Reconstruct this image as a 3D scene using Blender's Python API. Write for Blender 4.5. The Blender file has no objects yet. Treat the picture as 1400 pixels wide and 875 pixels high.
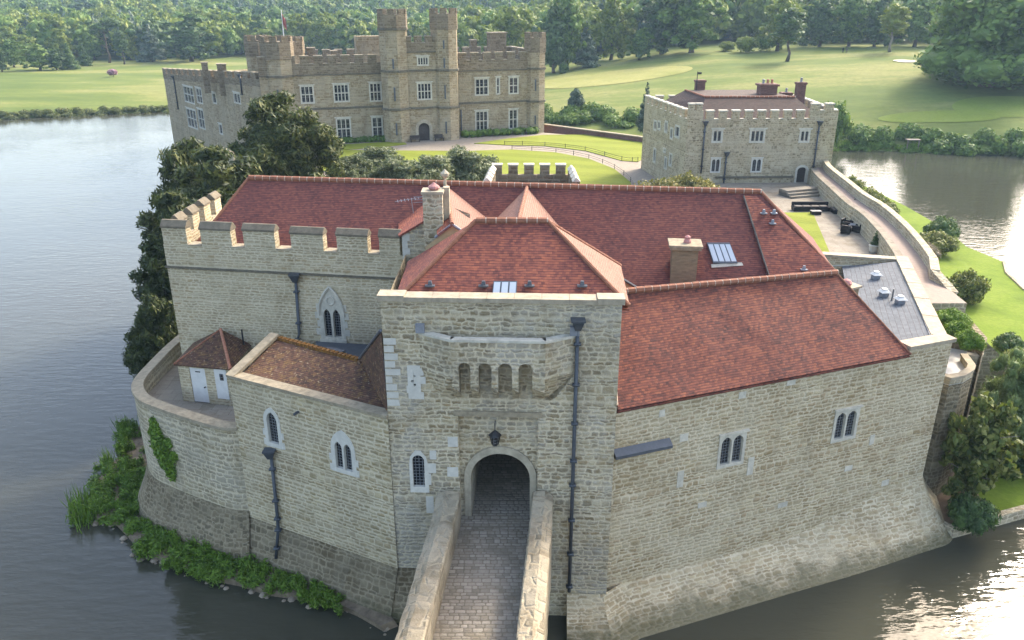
import bpy, bmesh, math, random
import numpy as np
from mathutils import Vector, Matrix, noise
from mathutils.geometry import tessellate_polygon
R = math.radians
random.seed(7)
SC = bpy.context.scene
COL = SC.collection

# ------------------------------------------------------------------ camera, sky, sun, exposure
FPX, CAMZ = 1090.0, 28.0
PITCH = math.atan(437.5 / FPX)
CP, SP = math.cos(PITCH), math.sin(PITCH)
cam = bpy.data.cameras.new('camera'); co = bpy.data.objects.new('camera', cam); COL.objects.link(co)
cam.sensor_width = 36; cam.lens = FPX * 36 / 1400; cam.clip_end = 9000; cam.clip_start = 0.5
co.location = (0, 0, CAMZ); co.rotation_euler = (math.pi / 2 - PITCH, 0, 0)
SC.camera = co
SUN_EL, SUN_AZ = R(38), R(44)          # azimuth clockwise from +Y
world = bpy.data.worlds.new('World'); SC.world = world; world.use_nodes = True
wn = world.node_tree.nodes; wl = world.node_tree.links
sky = wn.new('ShaderNodeTexSky'); sky.sky_type = 'NISHITA'; sky.sun_disc = False
sky.sun_elevation = SUN_EL; sky.sun_rotation = SUN_AZ
sky.air_density = 1.0; sky.dust_density = 4.0; sky.ozone_density = 1.0; sky.altitude = 50
bg = wn['Background']; bg.inputs[1].default_value = 0.15
wl.new(sky.outputs[0], bg.inputs[0])
sl = bpy.data.lights.new('sun', 'SUN'); so = bpy.data.objects.new('sun', sl); COL.objects.link(so)
sl.energy = 1.15; sl.angle = R(10); sl.color = (1.0, 0.96, 0.90)
tosun = Vector((math.sin(SUN_AZ) * math.cos(SUN_EL), math.cos(SUN_AZ) * math.cos(SUN_EL), math.sin(SUN_EL)))
so.rotation_euler = tosun.to_track_quat('Z', 'Y').to_euler(); so.location = (60, 60, 90)
SC.view_settings.view_transform = 'Standard'; SC.view_settings.look = 'None'
SC.view_settings.gamma = 1; SC.view_settings.exposure = 2.22
SC.view_settings.use_white_balance = True; SC.view_settings.white_balance_temperature = 7050
SC.view_settings.use_curve_mapping = False
SC.cycles.max_bounces = 6; SC.cycles.volume_bounces = 0; SC.cycles.transparent_max_bounces = 6

# ------------------------------------------------------------------ survey helpers (photo pixel + a known height, depth or surface -> place)
def ray(u, v):
    y = (437.5 - v) / FPX
    return Vector(((u - 700) / FPX, CP + y * SP, -SP + y * CP))
def atz(u, v, z):
    d = ray(u, v); t = (z - CAMZ) / d.z
    return Vector((d.x * t, d.y * t, z))
def aty(u, v, Y):
    d = ray(u, v); t = Y / d.y
    return Vector((d.x * t, Y, CAMZ + d.z * t))
class Plane:
    def __init__(s, p, n): s.p = Vector(p); s.n = Vector(n).normalized()
    @staticmethod
    def of(a, b, c):
        n = (Vector(b) - Vector(a)).cross(Vector(c) - Vector(a))
        if n.z < 0: n = -n
        return Plane(a, n)
    def hit(s, u, v):
        d = ray(u, v); o = Vector((0, 0, CAMZ))
        return o + d * ((s.p - o).dot(s.n) / d.dot(s.n))
    def z(s, x, y): return s.p.z - (s.n.x * (x - s.p.x) + s.n.y * (y - s.p.y)) / s.n.z
    def at(s, x, y): return Vector((x, y, s.z(x, y)))
class Wall:
    """vertical wall plane from P0 to P1; outward is to the right of the direction of travel"""
    def __init__(s, a, b):
        s.a = Vector((a[0], a[1], 0)); s.b = Vector((b[0], b[1], 0))
        s.L = (s.b - s.a).length; s.d = (s.b - s.a) / s.L
        s.n = Vector((s.d.y, -s.d.x, 0))
    def pt(s, t, z, off=0.0): return s.a + s.d * t + s.n * off + Vector((0, 0, z))
    def sz(s, u, v, off=0.0):
        p = Plane(s.a + s.n * off, s.n).hit(u, v)
        return (p - s.a).dot(s.d), p.z
    def par(s, off): return Wall(s.a + s.n * off, s.b + s.n * off)

# ------------------------------------------------------------------ mesh helpers
OFF = {}
class MB:
    def __init__(s): s.v = []; s.f = []; s.m = []; s.un = {}
    def soft(s, q, nx, ny, amp=.05, seed=0.0):
        """an old roof slope: a quad (or triangle with a doubled corner) that sags and ripples a little"""
        q = [Vector(p) for p in q]; n = (q[2] - q[0]).cross(q[3] - q[1])
        if n.z < 0: n = -n
        n.normalize(); i0 = len(s.v)
        for j in range(ny + 1):
            for i in range(nx + 1):
                p = q[0].lerp(q[1], i / nx).lerp(q[3].lerp(q[2], i / nx), j / ny)
                e = min(1, 4 * min(i / nx, 1 - i / nx) + .35) * min(1, 3 * (1 - j / ny) + .3)
                s.v.append(p + n * amp * e * (noise.noise(p * .45 + Vector((seed, 0, 0))) + .5 * noise.noise(p * 1.3 + Vector((seed, 3, 0)))))
        for j in range(ny):
            for i in range(nx):
                a = i0 + j * (nx + 1) + i; s.un[len(s.f)] = n; s.f.append([a, a + 1, a + nx + 2, a + nx + 1]); s.m.append(0)
    def face(s, pts, mi=0, n=None):
        pts = [Vector(p) for p in pts]
        if n is not None:
            nn = Vector((0, 0, 0))
            for i in range(len(pts)): nn += pts[i].cross(pts[(i + 1) % len(pts)])
            if nn.dot(n) < 0: pts = pts[::-1]
        i = len(s.v); s.v += pts; s.f.append(list(range(i, i + len(pts)))); s.m.append(mi)
    def hull8(s, b, t, mi=0):      # bottom quad, top quad (same order, ccw from above)
        i = len(s.v); s.v += [Vector(p) for p in b] + [Vector(p) for p in t]; n = len(b)
        s.f += [[i + k for k in reversed(range(n))], [i + n + k for k in range(n)]]
        s.m += [mi, mi]
        for k in range(n):
            s.f.append([i + k, i + (k + 1) % n, i + n + (k + 1) % n, i + n + k]); s.m.append(mi)
    def box(s, c, size, rz=0, mi=0, top=1.0):
        c = Vector(c); hx, hy, hz = size[0] / 2, size[1] / 2, size[2] / 2
        M = Matrix.Rotation(rz, 3, 'Z')
        q = [(-hx, -hy), (hx, -hy), (hx, hy), (-hx, hy)]
        s.hull8([c + M @ Vector((x, y, -hz)) for x, y in q], [c + M @ Vector((x * top, y * top, hz)) for x, y in q], mi)
    def wbox(s, W, s0, s1, z0, z1, o0, o1, mi=0):   # box in wall space, offsets o0 < o1
        q = lambda z: [W.pt(s0, z, o1), W.pt(s1, z, o1), W.pt(s1, z, o0), W.pt(s0, z, o0)]
        s.hull8(q(z0), q(z1), mi)
    def prism(s, poly, z0, z1, mi=0):
        a = sum(poly[i][0] * poly[(i + 1) % len(poly)][1] - poly[(i + 1) % len(poly)][0] * poly[i][1] for i in range(len(poly)))
        if a < 0: poly = poly[::-1]
        s.hull8([(p[0], p[1], z0) for p in poly], [(p[0], p[1], z1) for p in poly], mi)
    def slab(s, pts, th, mi=0, n=(0, 0, 1)):        # a sloping polygon given thickness below
        pts = [Vector(p) for p in pts]
        nn = Vector((0, 0, 0))
        for i in range(len(pts)): nn += (pts[i] - pts[0]).cross(pts[(i + 1) % len(pts)] - pts[0])
        if nn.dot(Vector(n)) < 0: pts = pts[::-1]; nn = -nn
        nn.normalize()
        s.hull8([p - nn * th for p in pts], pts, mi)
    def tube(s, pts, r, n=8, mi=0, cap=True):
        pts = [Vector(p) for p in pts]
        rr = r if isinstance(r, (list, tuple)) else [r] * len(pts)
        i0 = len(s.v)
        for k, p in enumerate(pts):
            d = (pts[min(k + 1, len(pts) - 1)] - pts[max(k - 1, 0)]).normalized()
            a = d.orthogonal().normalized() if abs(d.z) > .95 else d.cross(Vector((0, 0, 1))).normalized()
            b = d.cross(a)
            for j in range(n):
                t = 2 * math.pi * j / n
                s.v.append(p + (a * math.cos(t) + b * math.sin(t)) * rr[k])
        for k in range(len(pts) - 1):
            for j in range(n):
                a0 = i0 + k * n; b0 = a0 + n
                s.f.append([a0 + j, b0 + j, b0 + (j + 1) % n, a0 + (j + 1) % n]); s.m.append(mi)
        if cap:
            s.f.append([i0 + j for j in range(n)]); s.f.append([i0 + (len(pts) - 1) * n + j for j in reversed(range(n))]); s.m += [mi, mi]
    def lathe(s, c, prof, n=12, mi=0):               # prof: (radius, z)
        c = Vector(c); i0 = len(s.v)
        for r, z in prof:
            for j in range(n):
                t = 2 * math.pi * j / n; s.v.append(c + Vector((r * math.cos(t), r * math.sin(t), z)))
        for k in range(len(prof) - 1):
            for j in range(n):
                a0 = i0 + k * n; b0 = a0 + n
                s.f.append([a0 + j, a0 + (j + 1) % n, b0 + (j + 1) % n, b0 + j]); s.m.append(mi)
        s.f.append([i0 + j for j in reversed(range(n))]); s.f.append([i0 + (len(prof) - 1) * n + j for j in range(n)]); s.m += [mi, mi]
    def panel(s, W, outline, holes=(), depth=0.3, off=0.0, mi=0, mr=None, edge=0):
        polys = [[Vector((p[0], p[1], 0)) for p in outline]] + [[Vector((p[0], p[1], 0)) for p in h] for h in holes]
        flat = [p for q in polys for p in q]
        for t in tessellate_polygon(polys):
            s.face([W.pt(flat[i].x, flat[i].y, off) for i in t], mi, W.n)
        for h in holes:
            cx = sum(p[0] for p in h) / len(h); cz = sum(p[1] for p in h) / len(h); c = W.pt(cx, cz, off)
            for i in range(len(h)):
                a, b = h[i], h[(i + 1) % len(h)]
                q = [W.pt(*a, off), W.pt(*b, off), W.pt(*b, off - depth), W.pt(*a, off - depth)]
                s.face(q, mi if mr is None else mr, c - (q[0] + q[1]) / 2)
        if edge:
            c = W.pt(sum(p[0] for p in outline) / len(outline), sum(p[1] for p in outline) / len(outline), off)
            for i in range(len(outline)):
                a, b = outline[i], outline[(i + 1) % len(outline)]
                q = [W.pt(*a, off), W.pt(*b, off), W.pt(*b, off - edge), W.pt(*a, off - edge)]
                s.face(q, mi, (q[0] + q[1]) / 2 - c)
    def build(s, name, mats, parent=None, smooth=False, bevel=0, origin=None):
        me = bpy.data.meshes.new(name)
        o = bpy.data.objects.new(name, me)
        off = OFF.get(parent.name, Vector((0, 0, 0))) if parent else (Vector(origin) if origin is not None else Vector((0, 0, 0)))
        vs = [p - off for p in s.v]
        me.from_pydata(vs, [], s.f)
        if not isinstance(mats, (list, tuple)): mats = [mats]
        for m in mats: me.materials.append(m)
        me.polygons.foreach_set('material_index', s.m)
        uv = me.uv_layers.new(name='uv'); k = 0
        for p in me.polygons:
            n = s.un.get(p.index, p.normal)
            t = Vector((-n.y, n.x, 0))
            t = t.normalized() if t.length > .05 else Vector((1, 0, 0))
            b = n.cross(t)
            for li in p.loop_indices:
                q = s.v[me.loops[li].vertex_index]
                uv.data[li].uv = (q.dot(t), q.dot(b))
        if smooth: me.shade_smooth()
        COL.objects.link(o)
        if bevel:
            bv = o.modifiers.new('edge', 'BEVEL'); bv.width = bevel; bv.segments = 1; bv.limit_method = 'ANGLE'
        if parent: o.parent = parent
        elif origin is not None: o.location = off
        OFF[o.name] = off
        return o

def pieces(mb, name, mats, parent, bevel=0):
    """links every separate piece held in mb as a part of its own"""
    par = list(range(len(mb.f))); own = {}
    bbs = []
    for f in mb.f:
        P = [mb.v[i] for i in f]; bbs.append(([min(p[k] for p in P) - .012 for k in range(3)], [max(p[k] for p in P) + .012 for k in range(3)]))
    def find(i):
        while par[i] != i: par[i] = par[par[i]]; i = par[i]
        return i
    for i in range(len(mb.f)):
        for j in range(i):
            if find(i) != find(j) and all(bbs[i][0][k] <= bbs[j][1][k] and bbs[j][0][k] <= bbs[i][1][k] for k in range(3)): par[find(j)] = find(i)
    for i in range(len(mb.f)): own.setdefault(find(i), []).append(i)
    for fs in own.values():
        q = MB()
        for i in fs:
            k = len(q.v); q.v += [mb.v[j] for j in mb.f[i]]; q.f.append(list(range(k, k + len(mb.f[i])))); q.m.append(mb.m[i])
        q.build(name, mats, parent)

def thing(name, label, cat, loc=(0, 0, 0), group=None):
    o = bpy.data.objects.new(name, None); o.empty_display_size = .3
    o.location = loc; o['label'] = label; o['category'] = cat
    if group: o['group'] = group
    COL.objects.link(o); OFF[o.name] = Vector(loc)
    return o
def tag(o, label, cat, group=None):
    o['label'] = label; o['category'] = cat
    if group: o['group'] = group
    return o
def struct(o, kind='structure', label=None):
    o['kind'] = kind
    if label: o['label'] = label
    return o

def arch(cx, w, z0, zs, zt, n=7):
    """outline of an arched opening, anticlockwise from bottom left"""
    h = zt - zs; pts = [(cx - w / 2, z0), (cx + w / 2, z0), (cx + w / 2, zs)]
    if h >= w / 2 * .999:
        Rr = (w * w / 4 + h * h) / w; a1 = math.asin(min(1, h / Rr))
        for k in range(1, n): a = a1 * k / n; pts.append((cx + w / 2 - Rr + Rr * math.cos(a), zs + Rr * math.sin(a)))
        pts.append((cx, zt))
        for k in range(n - 1, 0, -1): a = a1 * k / n; pts.append((cx - w / 2 + Rr - Rr * math.cos(a), zs + Rr * math.sin(a)))
    else:
        for k in range(1, 2 * n): a = math.pi * k / (2 * n); pts.append((cx + w / 2 * math.cos(a), zs + h * math.sin(a)))
    pts.append((cx - w / 2, zs))
    return pts
def rect(s0, s1, z0, z1): return [(s0, z0), (s1, z0), (s1, z1), (s0, z1)]

# ------------------------------------------------------------------ materials
class NT:
    def __init__(s, name):
        s.mat = bpy.data.materials.new(name); s.mat.use_nodes = True
        s.t = s.mat.node_tree; s.n = s.t.nodes; s.l = s.t.links
        s.p = s.n['Principled BSDF']; s.out = s.n['Material Output']
    def new(s, typ, **kw):
        n = s.n.new(typ)
        for k, v in kw.items(): setattr(n, k, v)
        return n
    def put(s, sock, val):
        if hasattr(val, 'is_linked') or isinstance(val, bpy.types.NodeSocket): s.l.new(val, sock)
        else: sock.default_value = val
    def math(s, op, a, b=0.0, c=None):
        n = s.new('ShaderNodeMath', operation=op); s.put(n.inputs[0], a); s.put(n.inputs[1], b)
        if c is not None: s.put(n.inputs[2], c)
        return n.outputs[0]
    def vmath(s, op, a, b):
        n = s.new('ShaderNodeVectorMath', operation=op); s.put(n.inputs[0], a); s.put(n.inputs[1], b)
        return n.outputs[0]
    def noise(s, vec, scale, detail=3, rough=.55):
        n = s.new('ShaderNodeTexNoise'); s.put(n.inputs['Vector'], vec)
        n.inputs['Scale'].default_value = scale; n.inputs['Detail'].default_value = detail; n.inputs['Roughness'].default_value = rough
        return n.outputs
    def ramp(s, fac, stops, interp='LINEAR'):
        n = s.new('ShaderNodeValToRGB'); r = n.color_ramp; r.interpolation = interp
        while len(r.elements) < len(stops): r.elements.new(.5)
        for e, (p, c) in zip(r.elements, stops): e.position = p; e.color = (*c, 1) if len(c) == 3 else c
        s.put(n.inputs[0], fac); return n.outputs[0]
    def mix(s, fac, a, b, mode='MIX'):
        n = s.new('ShaderNodeMix', data_type='RGBA', blend_type=mode)
        s.put(n.inputs[0], fac)
        for i, x in ((6, a), (7, b)):
            if isinstance(x, (tuple, list)): x = (*x, 1) if len(x) == 3 else x
            s.put(n.inputs[i], x)
        return n.outputs[2]
    def maprange(s, v, a, b, c=0.0, d=1.0):
        n = s.new('ShaderNodeMapRange'); s.put(n.inputs[0], v)
        for i, x in enumerate((a, b, c, d)): n.inputs[i + 1].default_value = x
        return n.outputs[0]
    def coord(s, kind='Object'): return s.new('ShaderNodeTexCoord').outputs[kind]
    def bump(s, h, strength=.5, dist=.05):
        n = s.new('ShaderNodeBump'); n.inputs['Strength'].default_value = strength; n.inputs['Distance'].default_value = dist
        s.put(n.inputs['Height'], h); s.l.new(n.outputs[0], s.p.inputs['Normal'])
    def done(s, col, rough=.85, spec=.3):
        s.put(s.p.inputs['Base Color'], (*col, 1) if isinstance(col, tuple) else col)
        s.put(s.p.inputs['Roughness'], rough); s.p.inputs['Specular IOR Level'].default_value = spec
        return s.mat

def stone(name, cols, mortar=(.55, .475, .34), size=.36, zs=1.7, edge=(.016, .052), bump=.6, stain=(.17, .15, .11), stain_amt=.4, seed=0.0, grey=(.38, .36, .31), wob=.14, rnd=.9, tide=False):
    """coursed rubble: uneven courses, stones of random length, rough pale joints"""
    k = NT(name); c = k.vmath('ADD', k.coord(), (seed, seed * 1.7, 0)); uv = k.coord('UV')
    size = size * .9; hgt = size / zs * .95
    sx = k.new('ShaderNodeSeparateXYZ'); k.l.new(uv, sx.inputs[0])
    nz = k.new('ShaderNodeSeparateXYZ'); k.l.new(k.noise(c, 1.9, 3, .65)['Color'], nz.inputs[0])
    u = k.math('ADD', sx.outputs[0], k.math('MULTIPLY', k.math('SUBTRACT', nz.outputs[0], .5), wob * 1.6))
    v = k.math('ADD', sx.outputs[1], k.math('MULTIPLY', k.math('SUBTRACT', nz.outputs[1], .5), wob * 1.5))
    v2 = k.math('DIVIDE', v, hgt)
    n1 = k.new('ShaderNodeTexNoise', noise_dimensions='1D'); k.put(n1.inputs['W'], k.math('MULTIPLY', v2, .45)); n1.inputs['Scale'].default_value = 1; n1.inputs['Detail'].default_value = 1
    v2 = k.math('ADD', v2, k.math('MULTIPLY', n1.outputs['Fac'], 1.3))
    row = k.math('FLOOR', v2); fv = k.math('FRACT', v2)
    W = k.math('ADD', k.math('DIVIDE', u, size * 1.15), k.math('MULTIPLY', row, 17.37))
    f1 = k.new('ShaderNodeTexVoronoi', voronoi_dimensions='1D', feature='F1'); e1 = k.new('ShaderNodeTexVoronoi', voronoi_dimensions='1D', feature='DISTANCE_TO_EDGE')
    for q in (f1, e1): k.put(q.inputs['W'], W); q.inputs['Scale'].default_value = 1; q.inputs['Randomness'].default_value = rnd
    eu = k.math('MULTIPLY', e1.outputs['Distance'], size * 1.15)
    ev_ = k.math('MULTIPLY', k.math('MINIMUM', fv, k.math('SUBTRACT', 1.0, fv)), hgt)
    fine = k.noise(c, 7, 4, .7)['Fac']
    e = k.math('SMOOTH_MIN', eu, ev_, .09)
    e = k.math('ADD', e, k.math('MULTIPLY', k.math('SUBTRACT', fine, .5), .05))
    sep = k.new('ShaderNodeSeparateColor'); k.l.new(f1.outputs['Color'], sep.inputs[0])
    n = len(cols)
    col = k.ramp(sep.outputs[0], [((i + .0) / n, cc) for i, cc in enumerate(cols)], 'CONSTANT')
    col = k.mix(k.maprange(fine, .35, .8, 0, .5), col, k.mix(.5, col, mortar))
    big = k.noise(c, .3, 4, .65)['Fac']
    col = k.mix(k.maprange(big, .47, .60, 0, .7), col, grey)
    bw = k.noise(k.vmath('ADD', c, (31, 7, 3)), .45, 4, .7)['Fac']; col = k.mix(k.maprange(bw, .50, .64, 0, .75), col, (grey[0] * .62, grey[1] * .56, grey[2] * .46))
    md_ = k.noise(c, 3.2, 3, .7)['Fac']; col = k.mix(k.maprange(md_, .5, .72, 0, .45), col, tuple(x * 1.12 for x in grey))
    mn = k.maprange(k.noise(c, .8, 2)['Fac'], .35, .62, .5, .98)
    col = k.mix(k.math('MULTIPLY', k.maprange(e, edge[0], edge[1], 1, 0), mn), col, mortar)
    st = k.noise(k.vmath('MULTIPLY', c, (.9, .9, .13)), 1.0, 4, .65)['Fac']
    col = k.mix(k.maprange(st, .50, .78, 0, stain_amt), col, stain)
    if tide:
        oz = k.new('ShaderNodeSeparateXYZ'); k.l.new(k.coord(), oz.inputs[0])
        lev = k.math('ADD', oz.outputs[2], k.math('MULTIPLY', k.math('SUBTRACT', k.noise(c, .9, 4, .7)['Fac'], .5), 1.6))
        col = k.mix(k.maprange(lev, .15, .75, .75, 0), col, (.055, .058, .03))
    sp = k.noise(c, 22, 3, .7)['Fac']
    col = k.mix(k.maprange(sp, .5, .75, 0, .45), col, tuple(x * .4 for x in cols[0]))
    h = k.math('ADD', k.maprange(e, 0, .10, 0, 1), k.math('MULTIPLY', fine, .9))
    k.bump(h, bump, .06)
    return k.done(col, .92, .2)

def tile(name, stops, row=.125, wid=.15, lichen=None, lich_amt=0.0, pale=None, gap=.35):
    k = NT(name); uv = k.coord('UV')
    obj = k.coord()
    sx = k.new('ShaderNodeSeparateXYZ'); k.l.new(uv, sx.inputs[0])
    wav = k.math('MULTIPLY', k.math('SUBTRACT', k.noise(obj, .7, 2)['Fac'], .5), .10)
    vv = k.math('DIVIDE', k.math('ADD', sx.outputs[1], wav), row); ri = k.math('FLOOR', vv); rf = k.math('FRACT', vv)
    uu = k.math('ADD', k.math('DIVIDE', sx.outputs[0], wid), k.math('MULTIPLY', ri, .5)); ci = k.math('FLOOR', uu); cf = k.math('FRACT', uu)
    cmb = k.new('ShaderNodeCombineXYZ'); k.l.new(ci, cmb.inputs[0]); k.l.new(ri, cmb.inputs[1])
    wn_ = k.new('ShaderNodeTexWhiteNoise', noise_dimensions='2D'); k.l.new(cmb.outputs[0], wn_.inputs['Vector'])
    big = k.noise(obj, .5, 3, .6)['Fac']
    mp = k.vmath('MULTIPLY', uv, (2.0, 8.5, 1)); strk = k.noise(mp, 1.0, 3, .65)['Fac']
    val = k.math('ADD', k.math('MULTIPLY', wn_.outputs['Value'], .22), k.math('ADD', k.math('MULTIPLY', strk, .63), k.math('MULTIPLY', big, .35)))
    val = k.math('SUBTRACT', val, .08)
    col = k.ramp(val, stops)
    if lichen:
        ln = k.noise(obj, 3.5, 4, .75)['Fac']
        col = k.mix(k.maprange(ln, .62 - .2 * lich_amt, .72 - .2 * lich_amt, 0, .8), col, lichen)
    if pale:
        pn = k.noise(obj, 7, 3, .8)['Fac']
        col = k.mix(k.maprange(pn, .60, .68, 0, .8), col, pale)
    shade = k.maprange(rf, 0.0, gap, 0.0, 1.0)            # shadow line at the lower lip of each course, painted into the colour
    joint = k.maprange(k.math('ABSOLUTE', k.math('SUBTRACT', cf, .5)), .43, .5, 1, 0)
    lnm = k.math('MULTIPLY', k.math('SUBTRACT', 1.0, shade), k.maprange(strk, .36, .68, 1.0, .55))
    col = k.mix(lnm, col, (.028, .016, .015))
    h = k.math('ADD', k.math('MULTIPLY', k.math('SUBTRACT', 1.0, rf), .8), k.math('MULTIPLY', wn_.outputs['Value'], .35))
    h = k.math('MULTIPLY', h, k.maprange(joint, 0, 1, .6, 1))
    k.bump(h, .8, .03)
    return k.done(col, .85, .25)

def plain(name, col, rough=.7, var=.25, scale=3.0, bump=.15, spec=.3, metal=0.0, dark=None):
    k = NT(name); c = k.coord()
    f = k.noise(c, scale, 4, .65)['Fac']
    cc = k.mix(k.maprange(f, .3, .72, 0, 1), tuple(x * (1 - var) for x in col), tuple(min(1, x * (1 + var * .6)) for x in col))
    if dark:
        g = k.noise(k.vmath('MULTIPLY', c, (1, 1, .35)), scale * .35, 5, .75)['Fac']
        cc = k.mix(k.maprange(g, .48, .7, 0, .75), cc, dark)
    if bump: k.bump(k.noise(c, scale * 5, 4, .7)['Fac'], bump, .03)
    k.p.inputs['Metallic'].default_value = metal
    return k.done(cc, rough, spec)

def leaded(name, px=.16, pz=.16, lead=(.16, .17, .18), glass=(.012, .014, .018)):
    k = NT(name); uv = k.coord('UV'); sx = k.new('ShaderNodeSeparateXYZ'); k.l.new(uv, sx.inputs[0])
    a = k.math('ABSOLUTE', k.math('SUBTRACT', k.math('FRACT', k.math('DIVIDE', sx.outputs[0], px)), .5))
    b = k.math('ABSOLUTE', k.math('SUBTRACT', k.math('FRACT', k.math('DIVIDE', sx.outputs[1], pz)), .5))
    m = k.maprange(k.math('MAXIMUM', a, b), .40, .46, 0, 1)
    col = k.mix(m, glass, lead)
    k.bump(k.noise(k.coord(), 5, 2)['Fac'], .25, .03)
    return k.done(col, k.maprange(m, 0, 1, .08, .6), .5)

def leaf(name, stops, trans=.28, rough=.6):
    k = NT(name)
    g = k.new('ShaderNodeNewGeometry'); oi = k.new('ShaderNodeObjectInfo')
    big = k.noise(k.coord(), .5, 2)['Fac']
    f = k.math('ADD', k.math('MULTIPLY', g.outputs['Random Per Island'], .62), k.math('MULTIPLY', big, .4))
    f = k.math('ADD', f, k.math('MULTIPLY', k.math('SUBTRACT', oi.outputs['Random'], .5), .22))
    col = k.ramp(f, stops)
    k.done(col, rough, .25)
    tr = k.new('ShaderNodeBsdfTranslucent'); k.l.new(k.mix(.5, col, (.12, .16, .02)), tr.inputs[0])
    mx = k.new('ShaderNodeMixShader'); mx.inputs[0].default_value = trans
    k.l.new(k.p.outputs[0], mx.inputs[1]); k.l.new(tr.outputs[0], mx.inputs[2]); k.l.new(mx.outputs[0], k.out.inputs[0])
    return k.mat

def grass(name, a, b, c, scale=.05, fine=2.0, stripe=None, ax=1.0):
    k = NT(name); co_ = k.coord()
    f = k.noise(k.vmath('MULTIPLY', co_, (ax, 1, 1)), scale, 5, .62)['Fac']; g = k.noise(co_, fine, 3, .7)['Fac']
    col = k.ramp(f, [(.38, a), (.5, b), (.60, c)])
    col = k.mix(k.maprange(g, .3, .7, 0, .5), col, tuple(x * .6 for x in b))
    if stripe:
        sx = k.new('ShaderNodeSeparateXYZ'); k.l.new(co_, sx.inputs[0])
        w = k.math('SINE', k.math('MULTIPLY', k.math('ADD', k.math('MULTIPLY', sx.outputs[0], stripe[0]), k.math('MULTIPLY', sx.outputs[1], stripe[1])), stripe[2]))
        col = k.mix(k.maprange(w, -.2, .2, 0, .22), col, tuple(x * 1.3 for x in c))
    k.bump(g, .5, .08)
    return k.done(col, .95, .1)

M = {}
WST = [(0.286, 0.229, 0.138), (0.380, 0.316, 0.195), (0.211, 0.160, 0.087), (0.328, 0.277, 0.183), (0.434, 0.365, 0.237), (0.180, 0.141, 0.083), (0.365, 0.307, 0.195), (0.306, 0.233, 0.129)]
M['stone_tower'] = stone('tower rubble stone', WST, size=.40, zs=1.6, wob=.24)
M['stone_wing'] = stone('wing rubble stone', [(0.356, 0.280, 0.158), (0.430, 0.353, 0.216), (0.261, 0.194, 0.100), (0.388, 0.320, 0.204), (0.461, 0.387, 0.249), (0.294, 0.217, 0.117), (0.377, 0.309, 0.195), (0.325, 0.242, 0.138)], size=.42, seed=11, zs=1.75, grey=(0.430, 0.373, 0.257), stain_amt=.25, wob=.22)
M['stone_chapel'] = stone('chapel coursed stone', [(0.377, 0.309, 0.191), (0.430, 0.358, 0.225), (0.303, 0.246, 0.146), (0.399, 0.338, 0.221), (0.346, 0.266, 0.149), (0.440, 0.373, 0.246)], size=.38, zs=2.0, seed=23, stain_amt=.25, grey=(0.399, 0.344, 0.233))
M['stone_low'] = stone('lower range stone', [(0.346, 0.280, 0.166), (0.430, 0.353, 0.212), (0.261, 0.208, 0.112), (0.388, 0.320, 0.204), (0.325, 0.252, 0.138), (0.450, 0.382, 0.249)], size=.42, seed=37, stain_amt=.25, grey=(0.399, 0.344, 0.242))
M['stone_dark'] = stone('dark wet footing stone', [(0.131, 0.107, 0.066), (0.184, 0.150, 0.096), (0.099, 0.082, 0.051), (0.157, 0.126, 0.079), (0.210, 0.174, 0.112)], mortar=(0.272, 0.228, 0.153), size=.42, zs=1.35, seed=51, grey=(0.157, 0.130, 0.087), wob=.22, tide=True)
M['stone_batter'] = stone('batter footing stone', [(0.356, 0.286, 0.166), (0.440, 0.367, 0.233), (0.283, 0.217, 0.121), (0.399, 0.329, 0.212), (0.325, 0.246, 0.138)], size=.5, zs=2.0, seed=61, grey=(0.430, 0.367, 0.249), stain_amt=.35, wob=.22, tide=True)
M['stone_terrace'] = stone('terrace wall stone', [(0.283, 0.242, 0.162), (0.346, 0.291, 0.187), (0.252, 0.203, 0.121), (0.377, 0.324, 0.225), (0.314, 0.261, 0.158)], size=.5, seed=71, zs=1.6, grey=(0.346, 0.315, 0.242), wob=.24)
M['stone_castle'] = stone('castle house stone', [(0.264, 0.204, 0.123), (0.329, 0.268, 0.171), (0.207, 0.154, 0.087), (0.301, 0.244, 0.161), (0.358, 0.304, 0.205), (0.244, 0.181, 0.105)], mortar=(0.376, 0.313, 0.210), size=.6, zs=2.0, seed=81, grey=(0.320, 0.273, 0.192), stain=(0.132, 0.100, 0.066), stain_amt=.5)
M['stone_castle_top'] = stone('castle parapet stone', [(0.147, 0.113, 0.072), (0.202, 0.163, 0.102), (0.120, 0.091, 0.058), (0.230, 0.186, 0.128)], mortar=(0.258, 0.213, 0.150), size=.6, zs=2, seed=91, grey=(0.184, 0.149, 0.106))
M['stone_maiden'] = stone('tower house ragstone', [(0.261, 0.217, 0.138), (0.377, 0.320, 0.212), (0.157, 0.126, 0.075), (0.335, 0.280, 0.183), (0.430, 0.367, 0.253), (0.230, 0.184, 0.104)], mortar=(0.461, 0.392, 0.270), size=.36, zs=1.4, seed=101, grey=(0.388, 0.338, 0.242), wob=.3)
M['ashlar'] = plain('pale ashlar', (.50, .47, .39), .85, .22, 4, .2, dark=(.30, .28, .23))
M['ashlar_white'] = plain('white renewed stone', (.52, .50, .44), .85, .15, 4, .15, dark=(.45, .43, .38))
M['coping'] = plain('weathered coping', (.29, .245, .17), .9, .35, 3, .4, dark=(.20, .17, .12))
M['stone_bridge'] = stone('bridge parapet stone', [(0.238, 0.202, 0.139), (0.292, 0.248, 0.173), (0.194, 0.160, 0.109), (0.324, 0.274, 0.193), (0.162, 0.135, 0.091)], mortar=(0.356, 0.305, 0.213), size=.8, zs=1.2, seed=131, grey=(0.324, 0.285, 0.213), wob=.12, bump=.8, stain=(0.097, 0.083, 0.059), stain_amt=.6)
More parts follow.
